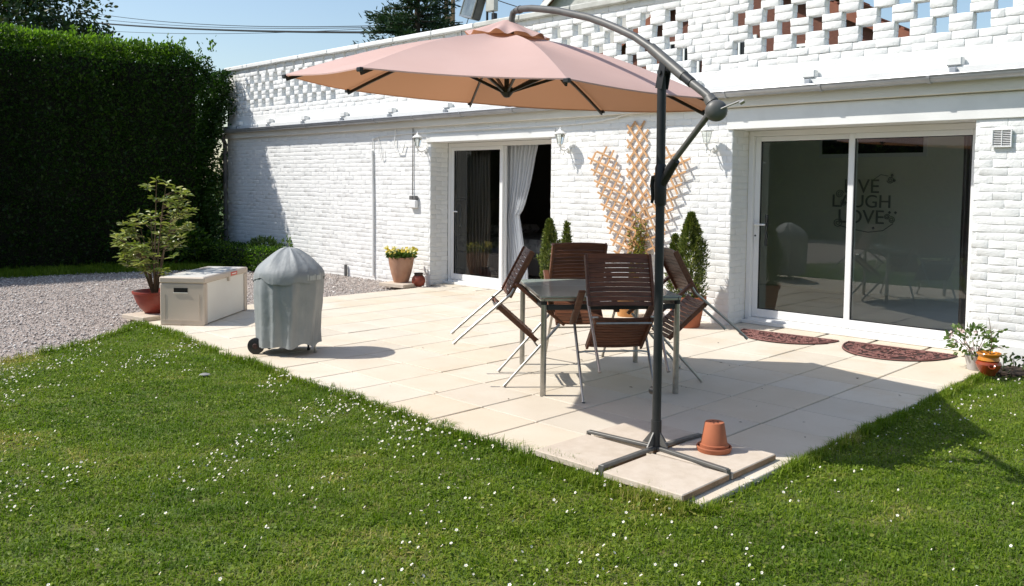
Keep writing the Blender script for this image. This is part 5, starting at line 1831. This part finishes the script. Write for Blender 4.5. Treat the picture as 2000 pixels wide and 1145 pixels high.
# conifer behind the parapet
cx_, cy_ = at(815, 40, y=7)[0], 7.0
t = thing('conifer_tree', 'dark green conifer rising behind the parapet beside the utility pole', 'conifer', (cx_, cy_, -0.1))
b = MB(); b.tube([(0, 0, 0), (0, 0, 9.5)], [0.2, 0.02], 8)
P, N, U = [], [], []
r = random.Random(17)
z = 2.6
while z < 9.3:
    for k in range(7):
        a = r.uniform(0, 2 * PI)
        L_ = (9.8 - z) * 0.30 * r.uniform(0.6, 1.2)
        p0 = Vector((0, 0, z)); p1 = Vector((math.cos(a) * L_, math.sin(a) * L_, z - 0.02 * L_ + r.uniform(-0.1, 0.25)))
        b.tube([p0, p1], [0.03, 0.006], 4)
        m_ = int(30 + 60 * L_)
        for i in range(m_):
            f = r.uniform(0.12, 1.0)
            q = p0.lerp(p1, f) + Vector((r.gauss(0, 0.07), r.gauss(0, 0.07), r.gauss(0, 0.045)))
            P.append(q); N.append((math.cos(a + r.gauss(0, 0.7)), math.sin(a + r.gauss(0, 0.7)), r.gauss(0.25, 0.35)))
    z += r.uniform(0.14, 0.24)
b.obj('trunk', M_bark, t)
leaves(P, N, 0.17, 'crown', M_needle, aspect=0.20, jitter=0.35, droop=0.05, parent=t)
b = MB()
b.tube([(-0.9, -0.6, 4.9), (0.35, -0.6, 5.35)], 0.035, 6); b.tube([(0.15, -0.6, 5.3), (0.3, -0.6, 4.6)], 0.03, 6)
b.obj('bare_branch', M_twig, t)

# low box hedge and shrubs in the shade at the foot of the wall
t = thing('box_hedge', 'low clipped box hedge in the shade at the foot of the wall', 'hedge', (-14.1, -0.62, 0))
MB().box(-1.25, 1.05, -0.18, 0.18, -0.04, 0.27).obj('shaded_twig_core', M_hedgecore, t)
n = 7000
P = np.stack([rng.uniform(-1.35, 1.15, n), rng.uniform(-0.27, 0.27, n), rng.uniform(-0.02, 0.36, n)], 1)
k = rng.integers(0, 3, n)
P[k == 0, 2] = 0.34 + rng.normal(0, 0.02, (k == 0).sum())
P[k == 1, 1] = -0.26 + rng.normal(0, 0.025, (k == 1).sum())
N = np.where((k == 0)[:, None], [0, 0, 1.0], np.where((k == 1)[:, None], [0, -1.0, 0.2], [1.0, 0, 0.3]))
P[k == 2, 0] = 1.12 + rng.normal(0, 0.03, (k == 2).sum())
leaves(P, N, 0.035, 'foliage', M_hedge, aspect=0.6, jitter=0.6, parent=t)
def shrub(name, label, x, y, z, rx, ry, rz_, n, mat, leaf, stems=6):
    t = thing(name, label, 'shrub', (x, y, -0.03))
    b = MB()
    for k in range(stems):
        a = k * 2.4
        b.tube([(0, 0, 0), (rx * 0.6 * math.cos(a), ry * 0.6 * math.sin(a), z + rz_ * 0.5)], [0.01, 0.003], 5)
    b.obj('stem', M_twig, t)
    v = sphere_pts(n)
    rad = rng.uniform(0.2, 1, n) ** 0.4
    lum = 1 + 0.25 * vnoise(v, 2.5, n)
    P = v * (rad * lum)[:, None] * np.array([rx, ry, rz_]) + np.array([0, 0, z])
    leaves(P, v + np.array([0, 0, 0.4]), leaf, 'foliage', mat, aspect=0.5, jitter=0.5, parent=t)
    return t
shrub('leafy_shrub', 'leafy shrub above the box hedge against the shaded wall', -14.1, -0.30, 0.38, 0.42, 0.2, 0.16, 700, M_plant, 0.06)
shrub('leafy_shrub', 'thin sprig at the right end of the box hedge', -13.12, -0.42, 0.40, 0.10, 0.1, 0.18, 110, M_plant, 0.055, 3)
shrub('leafy_shrub', 'broad leafy shrub in the shade between hedge and wall corner', -15.35, -1.35, 0.45, 0.55, 0.5, 0.42, 1500, M_hedge, 0.08)

shrub('dense_shrub', 'dense dark shrub closing the gap between the tall hedge and the wall corner', -17.0, 0.75, 1.05, 0.85, 0.6, 1.35, 5200, M_treeleaf, 0.085, 8)
# ------------------------------------------------------------------ gravel
n = 60000
P = np.stack([rng.uniform(-15.4, -7.2, n), rng.uniform(-9.5, 0.0, n)], 1)
keep = inside(P, gravel_poly)
u, v, d = pix(np.concatenate([P, np.full((n, 1), -0.04)], 1))
keep &= (u > -450) & (u < 2100) & (v < 1250)
P = P[keep]
# more stones nearer the lens
n = len(P)
octv = np.array([[1, 0, 0], [0, 1, 0], [-1, 0, 0], [0, -1, 0], [0, 0, 1], [0.0, 0, -1]])
octf = np.array([[0, 1, 4], [1, 2, 4], [2, 3, 4], [3, 0, 4], [1, 0, 5], [2, 1, 5], [3, 2, 5], [0, 3, 5]])
sz = rng.uniform(0.006, 0.015, n) * np.where(rng.random(n) < 0.03, 1.8, 1.0)
jit = octv[None] * rng.uniform(0.6, 1.35, (n, 6, 1)) * sz[:, None, None] * np.array([1, 1, 0.62])
an = rng.uniform(0, 6.28, n)
ca, sa = np.cos(an)[:, None], np.sin(an)[:, None]
jj = np.stack([jit[..., 0] * ca - jit[..., 1] * sa, jit[..., 0] * sa + jit[..., 1] * ca, jit[..., 2]], -1)
V = jj + np.concatenate([P, (-0.046 + rng.uniform(0, 0.012, n))[:, None]], 1)[:, None, :]
Fg = (octf[None] + (np.arange(n) * 6)[:, None, None]).reshape(-1, 3)
M_stone = Mat('gravel_stones', (0.5, 0.45, 0.40), rough=0.85)
a_ = M_stone.n.new('ShaderNodeAttribute'); a_.attribute_name = 'rnd'
r_ = M_stone.n.new('ShaderNodeValToRGB')
r_.color_ramp.elements[0].color = (0.27, 0.235, 0.215, 1); r_.color_ramp.elements[1].color = (0.76, 0.72, 0.67, 1)
e = r_.color_ramp.elements.new(0.5); e.color = (0.50, 0.445, 0.405, 1)
M_stone.l.new(a_.outputs['Fac'], r_.inputs[0]); M_stone.set_color(r_.outputs[0])
o = link('gravel', mesh_np('gravel', V.reshape(-1, 3), Fg, 3, M_stone, np.repeat(rng.random(n), 6)))
tag(o, 'loose grey and pinkish gravel left of the patio', 'gravel', kind='stuff')

# ------------------------------------------------------------------ grass
def grass_at(P, name, label, hmin, hmax, wbase, lean=0.6, zb=-0.034, rbias=0.0):
    n = len(P)
    P3 = np.concatenate([P, np.zeros((n, 1))], 1)
    patch = vnoise(P3, 1.3, 31) * 0.5 + vnoise(P3, 4.2, 32) * 0.35
    clump = vnoise(P3, 9.0, 33) * 0.6 + vnoise(P3, 17.0, 34) * 0.4
    h = rng.uniform(hmin, hmax, n) * np.clip(1 + 0.25 * patch + 0.50 * clump, 0.35, 2)
    a = rng.uniform(0, 2 * PI, n)
    ln = np.abs(rng.normal(0, lean, n))
    dx, dy = np.cos(a), np.sin(a)
    wd = wbase * rng.uniform(0.7, 1.4, n)
    bx_, by_ = -dy * wd, dx * wd
    V = np.empty((n, 5, 3))
    V[:, 0] = np.stack([P[:, 0] - bx_, P[:, 1] - by_, np.full(n, zb)], 1)
    V[:, 1] = np.stack([P[:, 0] + bx_, P[:, 1] + by_, np.full(n, zb)], 1)
    mx_, my_ = P[:, 0] + dx * h * ln * 0.35, P[:, 1] + dy * h * ln * 0.35
    V[:, 2] = np.stack([mx_ + bx_ * 0.8, my_ + by_ * 0.8, zb + h * 0.6], 1)
    V[:, 3] = np.stack([mx_ - bx_ * 0.8, my_ - by_ * 0.8, zb + h * 0.6], 1)
    V[:, 4] = np.stack([P[:, 0] + dx * h * ln, P[:, 1] + dy * h * ln, zb + h * (1 - 0.38 * ln.clip(0, 1.6))], 1)
    base = (np.arange(n) * 5)[:, None]
    Fq = np.concatenate([base + np.array([[0, 1, 2]]), base + np.array([[0, 2, 3]]), base + np.array([[3, 2, 4]])], 0)
    dry = np.clip(vnoise(P3, 0.75, 51) * 0.5 + vnoise(P3, 2.6, 52) * 0.4, -0.5, 1)
    for (pu, pv, pr, pa) in ((60, 855, 0.22, 0.8), (150, 890, 0.20, 0.9), (330, 890, 0.28, 0.4), (250, 1000, 0.35, 0.35), (330, 735, 0.25, 0.35), (1250, 1000, 0.25, 0.4), (1750, 1000, 0.22, 0.35), (700, 1060, 0.3, 0.4), (30, 700, 0.3, 0.8)):
        q = at(pu, pv, z=-0.02)
        dry = dry + pa * np.exp(-((P[:, 0] - q[0]) ** 2 + (P[:, 1] - q[1]) ** 2) / pr ** 2)
    r_ = np.clip(rng.random(n) * 0.50 + 0.10 + 0.40 * patch + 0.50 * dry - 0.26 * clump + rbias, 0, 1)
    me = mesh_np(name, V.reshape(-1, 3), Fq, 3, M_grass, np.repeat(r_, 5))
    o = link(name, me)
    return tag(o, label, 'grass', kind='stuff')
# density falls with distance from the lens
n = 900000
P = np.stack([rng.uniform(-9.6, 1.2, n), rng.uniform(-8.6, -0.40, n)], 1)
keep = inside(P, lawn_poly)
u, v, d = pix(np.concatenate([P, np.zeros((n, 1))], 1))
keep &= (d > 0.4) & (u > -250) & (u < 2250) & (v < 1330)
keep &= rng.random(n) < np.clip(1.25 - 0.075 * d, 0.4, 1)
P = P[keep]
grass_at(P, 'grass', 'short mown green grass of the lawn', 0.011, 0.031, 0.0026, 1.25)
# broader clover-like leaves and tufts
n = 60000
P = np.stack([rng.uniform(-9.6, 1.2, n), rng.uniform(-8.6, -0.40, n)], 1)
P3 = np.concatenate([P, np.zeros((n, 1))], 1)
u, v, d = pix(P3)
keep = inside(P, lawn_poly) & (d > 0.4) & (u > -250) & (u < 2250) & (v < 1330) & (vnoise(P3, 2.0, 61) + rng.normal(0, 0.4, n) > -0.1)
P3 = P3[keep]; n = len(P3)
P3[:, 2] = -0.034 + rng.uniform(0.012, 0.034, n)
an = rng.uniform(0, 6.28, n)
o = leaves(P3, np.stack([np.cos(an), np.sin(an), rng.uniform(-0.1, 0.5, n)], 1), 0.017, 'clover', M_grass, aspect=0.85, up=np.tile([0, 0, 1.0], (n, 1)), jitter=0.2, droop=0.1, bias=0.12)
tag(o, 'small clover leaves mixed into the lawn', 'clover', kind='stuff')
# ragged longer grass along the patio edge
E = []
for k in range(9000):
    f = random.random()
    xx = -9.3 + f * (PX1 + 9.3)
    E.append((xx, front(xx) + 0.022 * math.sin(xx * 9) * math.sin(xx * 3.1 + 1) + 0.012 - 0.04 * abs(random.gauss(0, 1))))
for k in range(6000):
    E.append((PX1 + 0.005 + 0.03 * abs(random.gauss(0, 1)), -4.85 + random.random() * 4.2))
for k in range(2600):
    i = random.randrange(len(edge_gravel) - 1); f = random.random()
    p, q = edge_gravel[i], edge_gravel[i + 1]
    E.append((p[0] + (q[0] - p[0]) * f + 0.03 * abs(random.gauss(0, 1)), p[1] + (q[1] - p[1]) * f + random.gauss(0, 0.02)))
for k in range(2600):
    E.append((-3.25 + 1.12 * random.random(), -4.885 - 0.05 * abs(random.gauss(0, 1))))
E = np.array(E)
kk = vnoise(np.concatenate([E, np.zeros((len(E), 1))], 1), 5.0, 71)
E = E[kk + rng.normal(0, 0.5, len(E)) > -0.35]
grass_at(E, 'edge_grass', 'longer ragged grass along the edge of the patio', 0.04, 0.085, 0.0021, 0.7, rbias=0.08)
# grass verge by the hedge
n = 26000
P = np.stack([rng.uniform(-16.0, -14.2, n), rng.uniform(-7.5, -0.05, n)], 1)
keep = inside(P, [(-16.2, -0.02), (-14.3, -0.02), (-14.3, -1.2), (-14.88, -3.2), (-15.18, -6), (-15.4, -9), (-16.2, -9)])
grass_at(P[keep], 'verge_grass', 'shaded grass along the foot of the tall hedge', 0.05, 0.12, 0.005, 0.6, zb=-0.04)

# ------------------------------------------------------------------ daisies
n = 85000
P = np.stack([rng.uniform(-9.2, 0.8, n), rng.uniform(-8.4, -0.6, n)], 1)
P3 = np.concatenate([P, np.zeros((n, 1))], 1)
u, v, d = pix(P3)
cl_ = vnoise(P3, 1.5, 81) * 0.7 + vnoise(P3, 4.5, 82) * 0.6
left = np.clip((-1.5 - P[:, 0]) / 4.5, 0, 1)
prob = np.clip(0.012 + 0.75 * np.clip(cl_ + 0.30, 0, 1) ** 1.3 * (0.06 + 1.5 * left ** 1.2), 0, 0.75)
mid = (P[:, 0] > -3.9) & (P[:, 0] < -2.2) & (P[:, 1] < -5.0)
prob = np.where(mid, prob * 0.45, prob)
keep = inside(P, lawn_poly) & (rng.random(n) < prob) & (d > 0.4) & (u > -200) & (u < 2200) & (v < 1300)
C = P3[keep]; n = len(C)
C[:, 2] = -0.034 + rng.uniform(0.035, 0.058, n)
r0 = rng.uniform(0.0048, 0.0086, n)
tilt = rng.normal(0, 0.6, (n, 2)) + np.array([-0.35, -0.35])
nn = np.stack([tilt[:, 0], tilt[:, 1], np.ones(n)], 1); nn /= np.linalg.norm(nn, axis=1, keepdims=True)
u1 = np.cross(nn, [1.0, 0.3, 0]); u1 /= np.linalg.norm(u1, axis=1, keepdims=True); u2 = np.cross(nn, u1)
ringa = np.arange(10) * 2 * PI / 10
rad = np.where(np.arange(10) % 2 == 0, 1.0, 0.72)
ring = C[:, None] + r0[:, None, None] * rad[None, :, None] * (np.cos(ringa)[None, :, None] * u1[:, None] + np.sin(ringa)[None, :, None] * u2[:, None]) + (nn * r0[:, None] * 0.25)[:, None]
cen = C[:, None]
V = np.concatenate([cen, ring], 1)
fl_ = np.array([[0, 1 + k, 1 + (k + 1) % 10] for k in range(10)])
Fq = (fl_[None] + (np.arange(n) * 11)[:, None, None]).reshape(-1, 3)
o = link('daisies', mesh_np('daisies', V.reshape(-1, 3), Fq, 3, M_petal))
tag(o, 'white daisies scattered over the lawn', 'daisies', kind='stuff')
ring2 = C[:, None] + r0[:, None, None] * 0.34 * (np.cos(ringa[::2])[None, :, None] * u1[:, None] + np.sin(ringa[::2])[None, :, None] * u2[:, None]) + (nn * r0[:, None] * 0.22)[:, None]
top = (C + nn * r0[:, None] * 0.42)[:, None]
V = np.concatenate([top, ring2], 1)
f5 = np.array([[0, 1 + k, 1 + (k + 1) % 5] for k in range(5)])
Fq = (f5[None] + (np.arange(n) * 6)[:, None, None]).reshape(-1, 3)
o = link('daisy_centres', mesh_np('daisy_centres', V.reshape(-1, 3), Fq, 3, Mat('daisy_yellow', (0.70, 0.45, 0.03), rough=0.6)))
tag(o, 'yellow centres of the lawn daisies', 'daisies', kind='stuff')
print('daisies', n, 'grass done')
